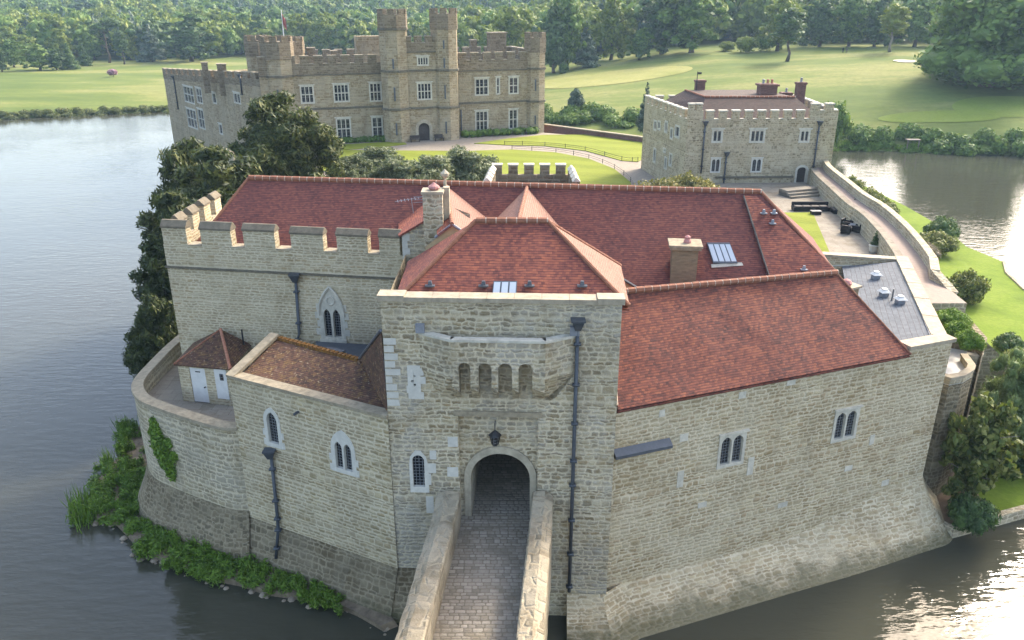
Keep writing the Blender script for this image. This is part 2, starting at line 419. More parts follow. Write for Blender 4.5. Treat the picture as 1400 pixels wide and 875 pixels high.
M['coping_pale'] = plain('pale coping', (.345, .295, .215), .9, .28, 3.0, .35, dark=(.22, .19, .14))
M['arch_stone'] = plain('weathered arch stone', (.38, .335, .25), .9, .3, 3, .3, dark=(.22, .19, .14))
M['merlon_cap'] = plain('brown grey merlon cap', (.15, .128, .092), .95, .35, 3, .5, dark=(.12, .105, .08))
M['string'] = plain('dark string course', (.13, .115, .085), .9, .35, 3, .3)
M['parapet_bridge'] = plain('lichened bridge coping', (.30, .275, .22), .95, .6, 5.0, 1.0, dark=(.11, .098, .075))
RED = [(.22, (.05, .022, .022)), (.36, (.115, .038, .032)), (.52, (.19, .058, .042)), (.68, (.28, .088, .05)), (.85, (.40, .145, .07))]
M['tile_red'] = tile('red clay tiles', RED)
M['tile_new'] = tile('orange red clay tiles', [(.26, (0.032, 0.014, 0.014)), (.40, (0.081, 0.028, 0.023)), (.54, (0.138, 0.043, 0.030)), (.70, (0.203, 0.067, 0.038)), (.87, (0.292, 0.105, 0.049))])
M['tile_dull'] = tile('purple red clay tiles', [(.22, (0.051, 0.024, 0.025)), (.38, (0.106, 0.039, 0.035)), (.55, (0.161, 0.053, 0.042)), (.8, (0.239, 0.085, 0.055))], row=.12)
M['tile_sunlit'] = tile('sunlit pink clay tiles', [(.18, (0.135, 0.067, 0.052)), (.4, (0.220, 0.110, 0.080)), (.6, (0.257, 0.135, 0.098)), (.9, (0.294, 0.171, 0.122))])  # sunlit tone of right-facing and cross roof slopes, painted into the tile colour
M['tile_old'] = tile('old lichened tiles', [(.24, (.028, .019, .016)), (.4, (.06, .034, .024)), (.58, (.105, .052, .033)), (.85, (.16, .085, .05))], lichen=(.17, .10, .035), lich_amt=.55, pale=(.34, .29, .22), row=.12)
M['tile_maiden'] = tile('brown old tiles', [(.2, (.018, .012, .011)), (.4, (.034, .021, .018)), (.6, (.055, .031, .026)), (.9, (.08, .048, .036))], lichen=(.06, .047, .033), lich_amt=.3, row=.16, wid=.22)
M['lichen'] = plain('orange lichen ridge', (0.151, 0.071, 0.015), .9, .45, 6, .4, dark=(0.067, 0.032, 0.013))
M['ridge'] = plain('clay ridge tile', (0.238, 0.101, 0.061), .85, .35, 5, .2)
M['mortar'] = plain('pale ridge mortar', (0.390, 0.315, 0.247), .9, .2, 6, .2)
M['slate'] = tile('blue grey slates', [(.2, (0.052, 0.061, 0.073)), (.5, (0.080, 0.092, 0.107)), (.8, (0.111, 0.122, 0.138))], row=.30, wid=.30, gap=.1)
M['lead'] = plain('lead sheet', (.20, .215, .24), .5, .3, 3, .1, .5)
M['lead_dark'] = plain('dark lead', (.07, .08, .095), .5, .3, 3, .1, .5)
M['pipe'] = plain('blue grey iron pipe', (.045, .054, .066), .5, .3, 6, .1, .5)
M['glass_lead'] = leaded('leaded glass')
M['glass_grid'] = leaded('small paned glass', .5, .6, (.10, .10, .10), (.02, .024, .03))
M['glass_sky'] = plain('pale skylight glass', (.42, .46, .50), .1, .08, 2, 0, .8)
M['frame_white'] = plain('white painted frame', (.62, .61, .57), .7, .12, 5, .1)
M['render_white'] = plain('white lime render', (0.595, 0.586, 0.561), .85, .1, 3, .15)
M['plaster'] = plain('ochre plaster', (.42, .32, .18), .9, .2, 3, .2)
M['brick'] = tile('yellow brown bricks', [(.18, (.12, .09, .055)), (.45, (.21, .16, .095)), (.7, (.27, .20, .12)), (.9, (.33, .25, .16))], row=.075, wid=.22, gap=.3)
M['brick_red'] = tile('dark red bricks', [(.18, (.08, .045, .04)), (.45, (.15, .08, .065)), (.7, (.2, .11, .09)), (.9, (.26, .16, .13))], row=.09, wid=.24, gap=.3)
M['black'] = plain('black rattan', (.012, .012, .014), .5, .3, 20, .2)
M['iron'] = plain('black iron', (.02, .02, .022), .5, .2, 8, .1)
M['wood_dark'] = plain('dark oak', (.055, .045, .04), .6, .3, 6, .2)
M['wood'] = plain('weathered timber', (.20, .17, .13), .8, .3, 6, .2)
M['terracotta'] = plain('terracotta', (.36, .16, .10), .8, .3, 6, .15)
M['pot_red'] = plain('faded red pot', (.42, .20, .18), .8, .25, 6, .15)
M['cobble'] = stone('cobbled roadway', [(.25, .22, .175), (.30, .265, .215), (.20, .175, .14), (.33, .295, .24), (.27, .235, .185)], mortar=(.13, .112, .085), size=.34, zs=1.45, edge=(.008, .03), bump=.5, seed=5, grey=(.29, .265, .22), stain_amt=.4, wob=.06)
M['flags'] = stone('stone flags', [(0.223, 0.191, 0.148), (0.259, 0.227, 0.176), (0.194, 0.166, 0.126), (0.241, 0.209, 0.162)], mortar=(0.151, 0.126, 0.094), size=.9, zs=1.3, edge=(.006, .02), bump=.2, seed=15, grey=(0.252, 0.227, 0.184), wob=.04)
M['gravel'] = plain('buff gravel', (0.240, 0.204, 0.160), .95, .2, 3, .3)
M['path_pink'] = plain('pinkish path', (0.259, 0.202, 0.166), .95, .15, 4, .2)
M['soil'] = plain('brown soil', (.20, .135, .085), .95, .4, 2, .5, dark=(.11, .075, .045))
M['mud'] = plain('muddy shore stones', (.19, .15, .105), .9, .5, 2.2, .8, dark=(.09, .07, .045))
M['mud_stone'] = plain('shore stone', (.24, .20, .15), .9, .5, 2, .4)
M['sand'] = plain('bunker sand', (.62, .55, .44), .95, .1, 3, .1)
M['lawn'] = grass('striped lawn', (0.138, 0.172, 0.022), (0.162, 0.190, 0.026), (0.190, 0.215, 0.033), .08, 3, (.35, 1, 1.2))
M['bank_grass'] = grass('bank grass', (.09, .14, .016), (.125, .185, .02), (.15, .205, .028), .2, 3)
M['meadow'] = grass('meadow grass', (0.074, 0.110, 0.025), (0.121, 0.152, 0.036), (0.200, 0.200, 0.068), .05, .7, None, .3)
M['green'] = grass('putting green', (0.131, 0.180, 0.029), (0.152, 0.197, 0.033), (0.164, 0.205, 0.041), .1, 2)
M['weed'] = leaf('bank weeds', [(.2, (.06, .125, .016)), (.5, (.12, .225, .026)), (.85, (.20, .30, .05))])
M['leaf_yew'] = leaf('yew leaves', [(.2, (0.016, 0.027, 0.009)), (.45, (0.035, 0.054, 0.015)), (.7, (0.074, 0.089, 0.022)), (.95, (0.135, 0.135, 0.030))], .15)
M['leaf_dark'] = leaf('dark leaves', [(.2, (0.032, 0.063, 0.024)), (.5, (0.063, 0.115, 0.036)), (.9, (0.118, 0.189, 0.052))], .2)
M['leaf_mid'] = leaf('mid green leaves', [(.2, (0.059, 0.115, 0.026)), (.5, (0.115, 0.196, 0.037)), (.9, (0.199, 0.290, 0.059))])
M['leaf_bright'] = leaf('bright spring leaves', [(.2, (0.089, 0.133, 0.021)), (.5, (0.171, 0.223, 0.030)), (.9, (0.267, 0.297, 0.047))])
M['leaf_olive'] = leaf('olive leaves', [(.2, (0.063, 0.085, 0.047)), (.5, (0.136, 0.161, 0.082)), (.9, (0.255, 0.274, 0.154))])
M['leaf_reed'] = leaf('reed bed', [(.2, (.075, .095, .03)), (.5, (.13, .15, .05)), (.9, (.20, .21, .085))])
M['leaf_blue'] = leaf('blue green needles', [(.2, (0.037, 0.067, 0.046)), (.5, (0.076, 0.118, 0.077)), (.9, (0.143, 0.185, 0.118))], .12)
M['leaf_magnolia'] = leaf('magnolia leaves', [(.2, (0.055, 0.086, 0.021)), (.5, (0.140, 0.164, 0.039)), (.75, (0.265, 0.265, 0.086)), (.95, (0.468, 0.421, 0.218))])
M['leaf_yellow'] = leaf('yellow blossom shrub', [(.2, (0.108, 0.102, 0.036)), (.5, (0.228, 0.204, 0.072)), (.9, (0.384, 0.312, 0.084))])
M['leaf_pink'] = leaf('pink blossom', [(.2, (0.275, 0.121, 0.176)), (.5, (0.418, 0.220, 0.297)), (.9, (0.550, 0.374, 0.440))])
M['leaf_twig'] = leaf('brown twiggy shrub', [(.2, (0.115, 0.086, 0.063)), (.5, (0.196, 0.155, 0.115)), (.9, (0.299, 0.241, 0.184))])
M['leaf_willow'] = leaf('willow leaves', [(.2, (.09, .14, .05)), (.5, (.16, .225, .08)), (.9, (.24, .30, .12))])
M['bark'] = plain('bark', (.095, .075, .055), .95, .35, 4, .6)
M['bark_pale'] = plain('pale bark', (.24, .21, .18), .95, .3, 4, .5)

def water_mat():
    k = NT('moat water'); c = k.coord()
    mp = k.new('ShaderNodeMapping'); k.l.new(c, mp.inputs[0]); mp.inputs['Rotation'].default_value = (0, 0, R(-24)); mp.inputs['Scale'].default_value = (.55, 1.7, 1)
    a = k.noise(mp.outputs[0], 1.15, 3, .55)['Fac']
    mp2 = k.new('ShaderNodeMapping'); k.l.new(c, mp2.inputs[0]); mp2.inputs['Rotation'].default_value = (0, 0, R(12)); mp2.inputs['Scale'].default_value = (.6, 1.3, 1)
    b = k.noise(mp2.outputs[0], .42, 2, .5)['Fac']
    calm = k.noise(c, .03, 2)['Fac']
    h = k.math('MULTIPLY', k.math('ADD', a, k.math('MULTIPLY', b, .8)), k.maprange(calm, .38, .6, .55, 1))
    k.bump(h, .24, .20)
    f = k.noise(c, .05, 3)['Fac']
    col = k.mix(f, (.036, .037, .026), (.050, .050, .036))
    k.p.inputs['IOR'].default_value = 1.33
    return k.done(col, .05, .5)
M['water'] = water_mat()

# ------------------------------------------------------------------ terrain
SHX = [-2000, -400, -130, -95, -40, 0, 20, 45, 74, 105, 300, 2000]
SHY = [150, 185, 206, 221, 214, 172, 163, 162, 161, 154, 140, 120]
def shore(x): return float(np.interp(x, SHX, SHY))
def smooth(t): t = min(1, max(0, t)); return t * t * (3 - 2 * t)
def ground(x, y):
    d = y - shore(x)
    if d < -4: return -1.6
    A = float(np.interp(x, [-60, 0, 60, 120, 500], [3.2, 6.5, 14.5, 15, 15]))
    land = .7 + A * (1 - math.exp(-max(d, 0) / 60.0)) + 62 * smooth((d - 170) / 900.0)
    land += (noise.noise((x * .012, y * .012, 3.1)) * 1.1 + noise.noise((x * .035, y * .035, 1.3)) * .45) * smooth(d / 50)
    return -1.6 + (land + 1.6) * smooth((d + 4) / 6.0)
def atg(u, v):
    d = ray(u, v); lo = 60.0; t = 60.0
    while t < 1600:
        p = Vector((0, 0, CAMZ)) + d * t
        if p.z < max(ground(p.x, p.y), 0): break
        lo = t; t += 4
    hi = t
    for _ in range(14):
        m = (lo + hi) / 2; p = Vector((0, 0, CAMZ)) + d * m
        if p.z < max(ground(p.x, p.y), 0): hi = m
        else: lo = m
    p = Vector((0, 0, CAMZ)) + d * hi
    return Vector((p.x, p.y, ground(p.x, p.y)))
def grid_mesh(name, xs, ys, fz, mat):
    nx, ny = len(xs), len(ys)
    v = [(x, y, fz(x, y)) for y in ys for x in xs]
    f = [(j * nx + i, j * nx + i + 1, (j + 1) * nx + i + 1, (j + 1) * nx + i) for j in range(ny - 1) for i in range(nx - 1)]
    me = bpy.data.meshes.new(name); me.from_pydata(v, [], f); me.materials.append(mat); me.shade_smooth()
    o = bpy.data.objects.new(name, me); COL.objects.link(o); return o
xs = list(range(-2000, -260, 60)) + list(range(-260, 261, 5)) + list(range(280, 2001, 60))
ys = [-300, -100, 0, 60, 100, 120] + list(range(130, 320, 4)) + list(range(324, 700, 14)) + list(range(720, 2300, 60))
struct(grid_mesh('ground', xs, ys, ground, M['meadow']))
wb = MB(); wb.face([(-2000, -300, 0), (2000, -300, 0), (2000, 400, 0), (-2000, 400, 0)]); struct(wb.build('water', M['water']))

def ground_patch(name, u, v, ru, rv, mat, lift=.10, wob=.12, rings=5, n=40):
    c = atg(u, v); e = atg(u + ru, v); g = atg(u, v - rv)
    rx = abs(e.x - c.x); ry = abs(g.y - c.y); mb = MB(); ph = random.random() * 6
    rad = lambda a: 1 + wob * math.sin(2 * a + ph) + wob * .5 * math.sin(3 * a + 2 * ph)
    P = lambda k, a: (lambda x, y: Vector((x, y, ground(x, y) + lift)))(c.x + rx * k / rings * rad(a) * math.cos(a), c.y + ry * k / rings * rad(a) * math.sin(a))
    for k in range(rings):
        for j in range(n):
            a, b = 2 * math.pi * j / n, 2 * math.pi * (j + 1) / n
            mb.face([P(k, a), P(k + 1, a), P(k + 1, b), P(k, b)] if k else [P(0, 0), P(1, a), P(1, b)], 0, Vector((0, 0, 1)))
    return struct(mb.build(name, mat))
ground_patch('putting_green', 1285, 160, 78, 9, M['green'])
ground_patch('putting_green', 1400, 145, 95, 14, M['green'])
ground_patch('sand_bunker', 1237, 84, 16, 1.6, M['sand'], .16)
def fairway_mat():
    return grass('dry fairway', (.17, .19, .045), (.225, .225, .07), (.26, .25, .085), .05, 1.0)
M['fairway'] = fairway_mat()
ground_patch('fairway', 835, 106, 120, 9, M['fairway'], .10, .08)


# ------------------------------------------------------------------ island ground
CZ = 7.5       # courtyard level
ib = MB()
isl = [(-18, 44), (-19.5, 52), (-21, 66), (-28, 84), (-32, 100), (-36, 118), (-50, 145), (-58, 166), (-10, 168), (3.5, 152), (4.6, 135.3), (21.2, 125.8), (38, 110), (33.5, 84), (31, 70), (29, 54), (24, 45), (15, 42), (0, 41), (-15, 44)]
ib.prism(isl, CZ - .3, CZ)
struct(ib.build('courtyard_gravel', M['gravel']))
ib = MB(); ib.prism([(p[0] * .995, p[1] * .998 + .2) for p in isl], -1.5, CZ - .302); struct(ib.build('island_revetment', M['stone_dark']))
ib = MB(); ib.hull8([(-21, 43, -1), (-25.5, 46, -1), (-29, 56, -1), (-31, 70, -1), (-38, 90, -1), (-39, 108, -1), (-30, 112, -1), (-18, 60, -1)][::-1], [(-20.5, 44, .45), (-24.5, 47, .45), (-28, 56, .5), (-30, 70, .6), (-36.5, 90, .8), (-38, 107, .8), (-30, 111, 1), (-18, 60, 1)][::-1])
struct(ib.build('moat_bank', M['soil']))
def sheet(name, px, z, mat, th=.05, top=None):
    mb = MB(); pts = [atz(u, v, z) for u, v in px]
    mb.prism([(p.x, p.y) for p in pts], z - th, z + .03)
    return struct(mb.build(name, mat))
sheet('front_lawn', [(648, 196), (690, 190), (743, 184.5), (800, 184), (884, 190), (884, 214), (872, 221), (850, 219.5), (800, 206), (745, 199.5), (690, 198)], CZ + .06, M['lawn'], .10)
sheet('front_lawn', [(430, 218), (470, 205), (560, 206), (640, 206.5), (700, 204.5), (760, 208.5), (805, 217), (840, 231), (862, 249), (868, 275), (760, 300), (500, 300)], CZ + .06, M['lawn'], .10)
sheet('side_lawn', [(470, 197.5), (550, 193), (556, 197), (520, 201), (450, 206)], CZ + .06, M['lawn'], .10)

# right-hand bank
def bank(name, pts, zc, mat, th=2.2):
    mb = MB(); mb.prism([(p[0], p[1]) for p in pts], zc - th, zc); return struct(mb.build(name, mat))
rb = [(24.4, 41), (24.9, 37.15), (29.6, 38.8), (36, 41.0), (60, 50), (75, 62), (58, 74), (52.2, 76.5), (53.5, 82), (55.5, 86), (54.5, 92), (56, 100), (56.5, 112), (56, 133), (48, 140), (36, 118), (31, 84), (26, 50)]
bank('bank_grass', rb, .55, M['bank_grass'])
kb = MB(); kb.wbox(Wall((22.2, 40.2), (24.75, 36.9)), 0, 4.1, -1, .66, -.2, .1)
for a, b in zip([(24.6, 37.0), (29.6, 38.8), (36, 41.0)], [(29.6, 38.8), (36, 41.0), (60, 50)]):
    kb.wbox(Wall(a, b), 0, (Vector(b) - Vector(a)).length, -1, .68, -.25, .12)
for a, b in zip([(58, 74), (52.2, 76.5), (53.5, 82)], [(52.2, 76.5), (53.5, 82), (55.5, 86)]):
    kb.wbox(Wall(b, a), 0, (Vector(b) - Vector(a)).length, -1, .70, -.25, .12)
struct(kb.build('bank_edging', M['stone_terrace']))
# soil strip beside the battered corner
sb = MB(); sb.prism([(22, 41), (23.6, 38.1), (24.6, 37.0), (27.4, 38.0), (28.0, 41.0), (29, 44), (24.5, 45)], -1, .585); struct(sb.build('soil_bed', M['soil']))
# left-hand bank
lpx = [(196, 575), (168, 600), (150, 632), (118, 668), (108, 700), (122, 716), (152, 722), (182, 752), (205, 768), (245, 775), (275, 795), (330, 805), (372, 818), (430, 826), (468, 834), (500, 846), (540, 868), (560, 860), (420, 700), (250, 560)]
lp = [atz(u, v, 0) for u, v in lpx]
lb = MB(); cx = sum(p.x for p in lp) / len(lp); cy = sum(p.y for p in lp) / len(lp)
lb.hull8([(p.x, p.y, -1.0) for p in lp][::-1], [((p.x - .0) + (cx - p.x) * .06, p.y + .25, .32) for p in lp][::-1])
struct(lb.build('muddy_shore', M['mud']))

# =================================================================== GATEHOUSE
GH = thing('gatehouse', 'big stone castle gatehouse with red tiled roofs behind the bridge', 'gatehouse', (0, 36, 0))
TF = Wall((-5.5, 31.22), (4.55, 30.78))
YF = 31.0
TB = 39.5

def mk_window(parent, W, outline_lights, surround, glass='glass_lead', surr_mat='ashlar', proud=.03, deep=.18, hood=None, off=0.0, extra=None):
    """stone surround with one or more lights, leaded pane behind; returns the hole for the wall"""
    fr = MB(); fr.panel(W, surround, outline_lights, deep, off + proud, edge=proud + .12)
    if hood: fr.wbox(W, *hood, off - .05, off + proud + .09)
    if extra: extra(fr)
    f = fr.build('window', M[surr_mat], parent)
    gl = MB(); xs_ = [p[0] for q in outline_lights for p in q]; zs_ = [p[1] for q in outline_lights for p in q]
    a = rect(min(xs_) - .04, max(xs_) + .04, min(zs_) - .04, max(zs_) + .04)
    gl.panel(W, a, (), off=off + proud - deep + .01); gl.build('pane', M[glass], f)
    cx_ = (min(p[0] for p in surround) + max(p[0] for p in surround)) / 2; cz_ = (min(p[1] for p in surround) + max(p[1] for p in surround)) / 2
    return [(cx_ + (p[0] - cx_) * .93, cz_ + (p[1] - cz_) * .95) for p in surround]

def pipe(parent, pts, r=.075, hopper=None, mat='pipe', rz=0):
    mb = MB(); mb.tube(pts, r, 8)
    for k in range(len(pts) - 1):
        a, b = Vector(pts[k]), Vector(pts[k + 1]); L = (b - a).length
        for j in range(int(L / 1.9) + 1):
            p = a.lerp(b, min(1, (j + .5) * 1.9 / max(L, .1))); mb.box(p, (r * 3.6, r * 2.8, .09), rz)
    o = mb.build('drainpipe', M[mat], parent, True)
    if hopper is not None:
        h = MB(); h.hull8([Vector(hopper) + Vector((x * .6, y * .6, -.28)) for x, y in ((-.2, -.2), (.2, -.2), (.2, .16), (-.2, .16))], [Vector(hopper) + Vector((x * 1.25, y * 1.25, .12)) for x, y in ((-.2, -.2), (.2, -.2), (.2, .16), (-.2, .16))])
        h.box(Vector(hopper) + Vector((0, -.02, .17)), (.6, .5, .08), rz)
        h.build('hopper_head', M[mat], o)
    return o

# ---- gate tower front
holes = []
zt = 16.35
s0, ztr = TF.sz(626, 567); s1, _ = TF.sz(736, 567); DECK = 5.5
recess = rect(s0, s1, DECK - .3, ztr); holes.append(recess)
# slit window left of the gate
sa, za = TF.sz(565.5, 665); sb_, zb = TF.sz(579.5, 622)
c_ = (sa + sb_) / 2; w_ = sb_ - sa
light = arch(c_, w_, za, zb - w_ * .55, zb)
holes.append(mk_window(GH, TF, [light], [(c_ - .42, za - .3), (c_ + .45, za - .3), (c_ + .45, zb - .5), (c_ + .36, zb - .1), (c_ + .12, zb + .22), (c_ - .12, zb + .22), (c_ - .36, zb - .1), (c_ - .42, zb - .5)], surr_mat='ashlar_white'))
# arrow loop
al_s, al_z = TF.sz(567, 521)
def loop_extra(fr):
    for dz, w, dx in ((.45, .22, .18), (.05, .26, .22), (-.4, .22, -.15), (-.7, .26, .12)): fr.wbox(TF, al_s + dx - w, al_s + dx + w, al_z + dz - .17, al_z + dz + .17, -.05, .022)
holes.append(mk_window(GH, TF, [[(al_s - .05, al_z - .6), (al_s + .05, al_z - .6), (al_s + .05, al_z - .05), (al_s + .16, al_z - .05), (al_s + .16, al_z + .05), (al_s + .05, al_z + .05), (al_s + .05, al_z + .55), (al_s - .05, al_z + .55), (al_s - .05, al_z + .05), (al_s - .16, al_z + .05), (al_s - .16, al_z - .05), (al_s - .05, al_z - .05)]],
                       rect(al_s - .30, al_s + .26, al_z - .85, al_z + .75), 'glass_lead', 'ashlar_white', extra=loop_extra))
tw = MB()
tw.panel(TF, rect(0, TF.L, -1.2, zt), holes, .34)
# side and rear walls of the tower
for a, b in (((-5.5, TB), (-5.5, 31.22)), ((4.55, 30.78), (4.55, TB)), ((4.55, TB), (-5.5, TB))):
    w = Wall(a, b); tw.panel(w, rect(0, w.L, -1.2, 15.8), ())
# parapet thickness behind the front
tw.wbox(TF, .0, TF.L, 15.2, zt, -.55, -.01)
tw.build('tower_wall', M['stone_tower'], GH)
# gate recess panel and passage
gl_, gz0 = TF.sz(645, 700, -.34); gr_, _ = TF.sz(724, 700, -.34); _, gzt = TF.sz(686, 619, -.34); _, gzs = TF.sz(645, 652, -.34)
gc = (gl_ + gr_) / 2; gw = gr_ - gl_
g_in = arch(gc, gw, DECK - .2, gzs, gzt, 8)
g_out = arch(gc, gw + .62, DECK - .2, gzs, gzt + .36, 8)
rp = MB(); rp.panel(TF, rect(s0, s1, DECK - .3, ztr), [g_in], 10.0, -.34)
TP = TF.par(-10.34); rp.panel(TP, rect(gl_ - .1, gr_ + .1, DECK - .3, gzt + .1))
rp.build('gate_passage_wall', M['stone_tower'], GH)
ga = MB(); ga.panel(TF, g_out, [g_in], .25, -.25, edge=.2); ga.build('gate_arch', M['arch_stone'], GH)
# lintel band and pale patches
lm = MB(); lm.wbox(TF, s0 - .15, s1 + .15, ztr - .02, ztr + .22, -.05, .10); lm.build('gate_lintel', M['coping'], GH)
qb = MB()
zq = 14.0
random.seed(3)
for k in range(9):
    _, z1_ = TF.sz(530, 462 + k * 10.5); wd = .38 if k % 2 else .58
    qb.wbox(TF, .02, wd + random.uniform(-.1, .2), z1_ - .30, z1_ - .01, -.05, .02)
for u, v, w, h in ((619, 604, .45, .5), (619, 645, .5, .5), (588, 690, .35, .9), (590, 640, .4, .5), (592, 622, .3, .45), (742, 690, .4, .8), (585, 655, .3, .6)):
    a, z = TF.sz(u, v); qb.wbox(TF, a - w / 2, a + w / 2, z - h / 2, z + h / 2, -.05, .018)
pieces(qb, 'quoin_stone', M['ashlar_white'], GH)
# coping along the front
tc = MB()
n_ = 9
for k in range(n_):
    a, b = -.12 + (TF.L + .24) * k / n_, -.12 + (TF.L + .24) * (k + 1) / n_ - .012
    e = .06 if k == 0 or k == n_ - 1 else 0
    tc.wbox(TF, a, b, zt, zt + .2 + e, -.62, .12)
tc.build('tower_coping', M['coping_pale'], GH)
# machicolation box over the gate
MF = TF.par(.75)
m_l0, m_zt = TF.sz(573, 452); m_r0, _ = TF.sz(789, 452)
m_l1, m_z1 = MF.sz(616, 467); m_r1, _ = MF.sz(746, 467)
_, m_za = MF.sz(680, 497); _, m_zb = MF.sz(680, 528)
mm = MB()
slots = []
for ua, ub in ((627, 643), (654, 672), (681, 700), (709, 728)):
    a, _ = MF.sz(ua, 512); b, _ = MF.sz(ub, 512)
    slots.append(arch((a + b) / 2, b - a, m_zb - .25, m_za - (b - a) * .45, m_za, 5))
oz = m_zb - .08; ol = [(m_r1, m_z1), (m_l1, m_z1), (m_l1, oz)]
for q in slots: ol += [(q[0][0], oz)] + q[2:][::-1] + [(q[1][0], oz)]
ol += [(m_r1, oz)]
mm.panel(MF, ol)
for q in slots:
    sq = [(q[0][0], oz)] + q[2:][::-1] + [(q[1][0], oz)]; cq = MF.pt((q[0][0] + q[1][0]) / 2, m_za - .4)
    for a, b in zip(sq, sq[1:]):
        f_ = [MF.pt(*a), MF.pt(*b), MF.pt(*b, -.74), MF.pt(*a, -.74)]; mm.face(f_, 0, cq - (f_[0] + f_[1]) / 2)
SL = Wall(TF.pt(m_l0, 0), MF.pt(m_l1, 0)); SR = Wall(MF.pt(m_r1, 0), TF.pt(m_r0, 0))
for w in (SL, SR):
    mm.panel(w, rect(0, w.L, m_zb + .35, m_z1))
    q = [w.pt(0, m_zb + .35), w.pt(w.L, m_zb + .35)]
    inn = [TF.pt(TF.sz(573 if w is SL else 789, 500)[0] + (.9 if w is SL else -.9), m_zb - .9), TF.pt(m_l1 if w is SL else m_r1, m_zb - 1.0)]
    if w is SR: q = [w.pt(w.L, m_zb + .35), w.pt(0, m_zb + .35)]
    mm.face([q[0], q[1], inn[1], inn[0]], 0, w.n)
# corbels between slots taper back to the wall, sides close
xs_c = [(m_l1, slots[0][0][0])] + [(slots[i][1][0], slots[i + 1][0][0]) for i in range(3)] + [(slots[3][1][0], m_r1)]
for a, b in xs_c:
    t = [MF.pt(a, m_zb - .08), MF.pt(b, m_zb - .28), TF.pt(b, m_zb - .08, .01), TF.pt(a, m_zb - .08, .01)]
    bt = [MF.pt(a, m_zb - .75, -.55), MF.pt(b, m_zb - .75, -.55), TF.pt(b, m_zb - .95, .005), TF.pt(a, m_zb - .95, .005)]
    mm.hull8(bt, t)
mm.face([SL.pt(0, m_z1 - .35), SL.pt(SL.L, m_z1 - .35), SR.pt(0, m_z1 - .35), SR.pt(SR.L, m_z1 - .35)], 0, Vector((0, 0, 1)))
mm.build('machicolation', M['stone_tower'], GH)
mc = MB()
for w in (SL, Wall(MF.pt(m_l1, 0), MF.pt(m_r1, 0)), SR): mc.wbox(w, -.02, w.L + .02, m_z1 + (.002 if w is SL else 0.0), m_z1 + .11, -.28, .07)
mc.build('machicolation_coping', M['ashlar'], GH)
mb_ = MB(); mb_.wbox(TF, m_l0 - .12, m_l0 + .25, m_z1 + .12, m_z1 + .5, -.05, .22); mb_.wbox(TF, m_r0 - .3, m_r0 + .1, m_z1 + .12, m_z1 + .5, -.05, .22)
pieces(mb_, 'machicolation_end_stone', M['lead'], GH)
# tall drainpipe right of the gate
a, z = TF.sz(790, 440); b, z2 = TF.sz(778, 806)
pipe(GH, [TF.pt(a, z, .14), TF.pt((a + b) / 2, (z + z2) / 2, .14), TF.pt(b, z2, .14)], .085, TF.pt(a, z, .22))

# ---- roofs
RIDGE = []
def ridge_tiles(parent, a, b, r=.16, step=.42, name='ridge_tiles', mats=('ridge', 'mortar')):
    a, b = Vector(a), Vector(b); L = (b - a).length; n = max(1, int(L / step)); mb = MB(); d = (b - a) / n
    for k in range(n):
        p = a + d * k; mb.tube([p + d * .06, p + d * .94], r * random.uniform(.94, 1.05), 8, 0); mb.tube([p + d * .93, p + d * 1.07], r * .9, 8, 1)
    return mb.build(name, [M[x] for x in mats], parent)
ev = 16.05
RTL, RTR = Vector((-1.62, 34.75, 18.85)), Vector((1.58, 34.7, 18.85))
c1, c2, c3, c4 = Vector((-5.05, 31.75, ev)), Vector((4.95, 31.35, ev)), Vector((5.35, 37.3, 15.9)), Vector((-5.2, 38.0, 15.9))
tr = MB()
tr.soft([c1, c2, RTR, RTL], 24, 12, .05); tr.slab([c4, c1, RTL], .12); tr.slab([p - Vector((0, 0, .16)) for p in (c1, c2, RTR, RTL)], .1)
tr.slab([c3, c4, RTL, RTR], .12)
TRF = tr.build('tower_roof', M['tile_red'], GH)
tr = MB(); tr.slab([c2, c3, RTR], .12); tr.build('roof_hip_side', M['tile_sunlit'], GH)
ridge_tiles(GH, RTL, RTR)
ridge_tiles(GH, c1, RTL, .10, .25, 'hip_tiles', ('ridge', 'ridge')); ridge_tiles(GH, c2, RTR, .10, .25, 'hip_tiles', ('ridge', 'ridge')); ridge_tiles(GH, c3, RTR, .08, .25, 'hip_tiles', ('ridge', 'ridge'))
def skylight(parent, P, u0, v0, u1, v1, n, w=None):
    p = [P.hit(u0[0], v1), P.hit(u1[0], v1), P.hit(u1[1], v0), P.hit(u0[1], v0)]
    nn = P.n
    fr = MB(); fr.slab([q + nn * .12 for q in p], .2)
    f = fr.build('skylight', M['lead_dark'], parent)
    for k in range(n):
        a, b = (k + .10) / n, (k + .90) / n
        q = [p[0].lerp(p[1], a), p[0].lerp(p[1], b), p[3].lerp(p[2], b), p[3].lerp(p[2], a)]
        c0 = [q[0].lerp(q[3], .07), q[1].lerp(q[2], .07), q[1].lerp(q[2], .9), q[0].lerp(q[3], .9)]
        g = MB(); g.slab([x + nn * .14 for x in c0], .03); g.build('pane', M['glass_sky'], f)
    return f, p
PT = Plane.of(c1, c2, RTR)
skylight(GH, PT, (673, 675), 386, (706, 707), 404, 3)
def roof_vent(parent, P, u, v, mat='iron', s=.22):
    p = P.hit(u, v); mb = MB(); mb.box(p + Vector((0, 0, .10)), (s, s * .9, .26), 0, 0, .6); mb.box(p + P.n * .04, (s * 1.9, s * 1.3, .05)); mb.build('roof_vent', M[mat], parent)
for u in (588, 661, 724, 796): roof_vent(GH, PT, u, 391, 'lead_dark')

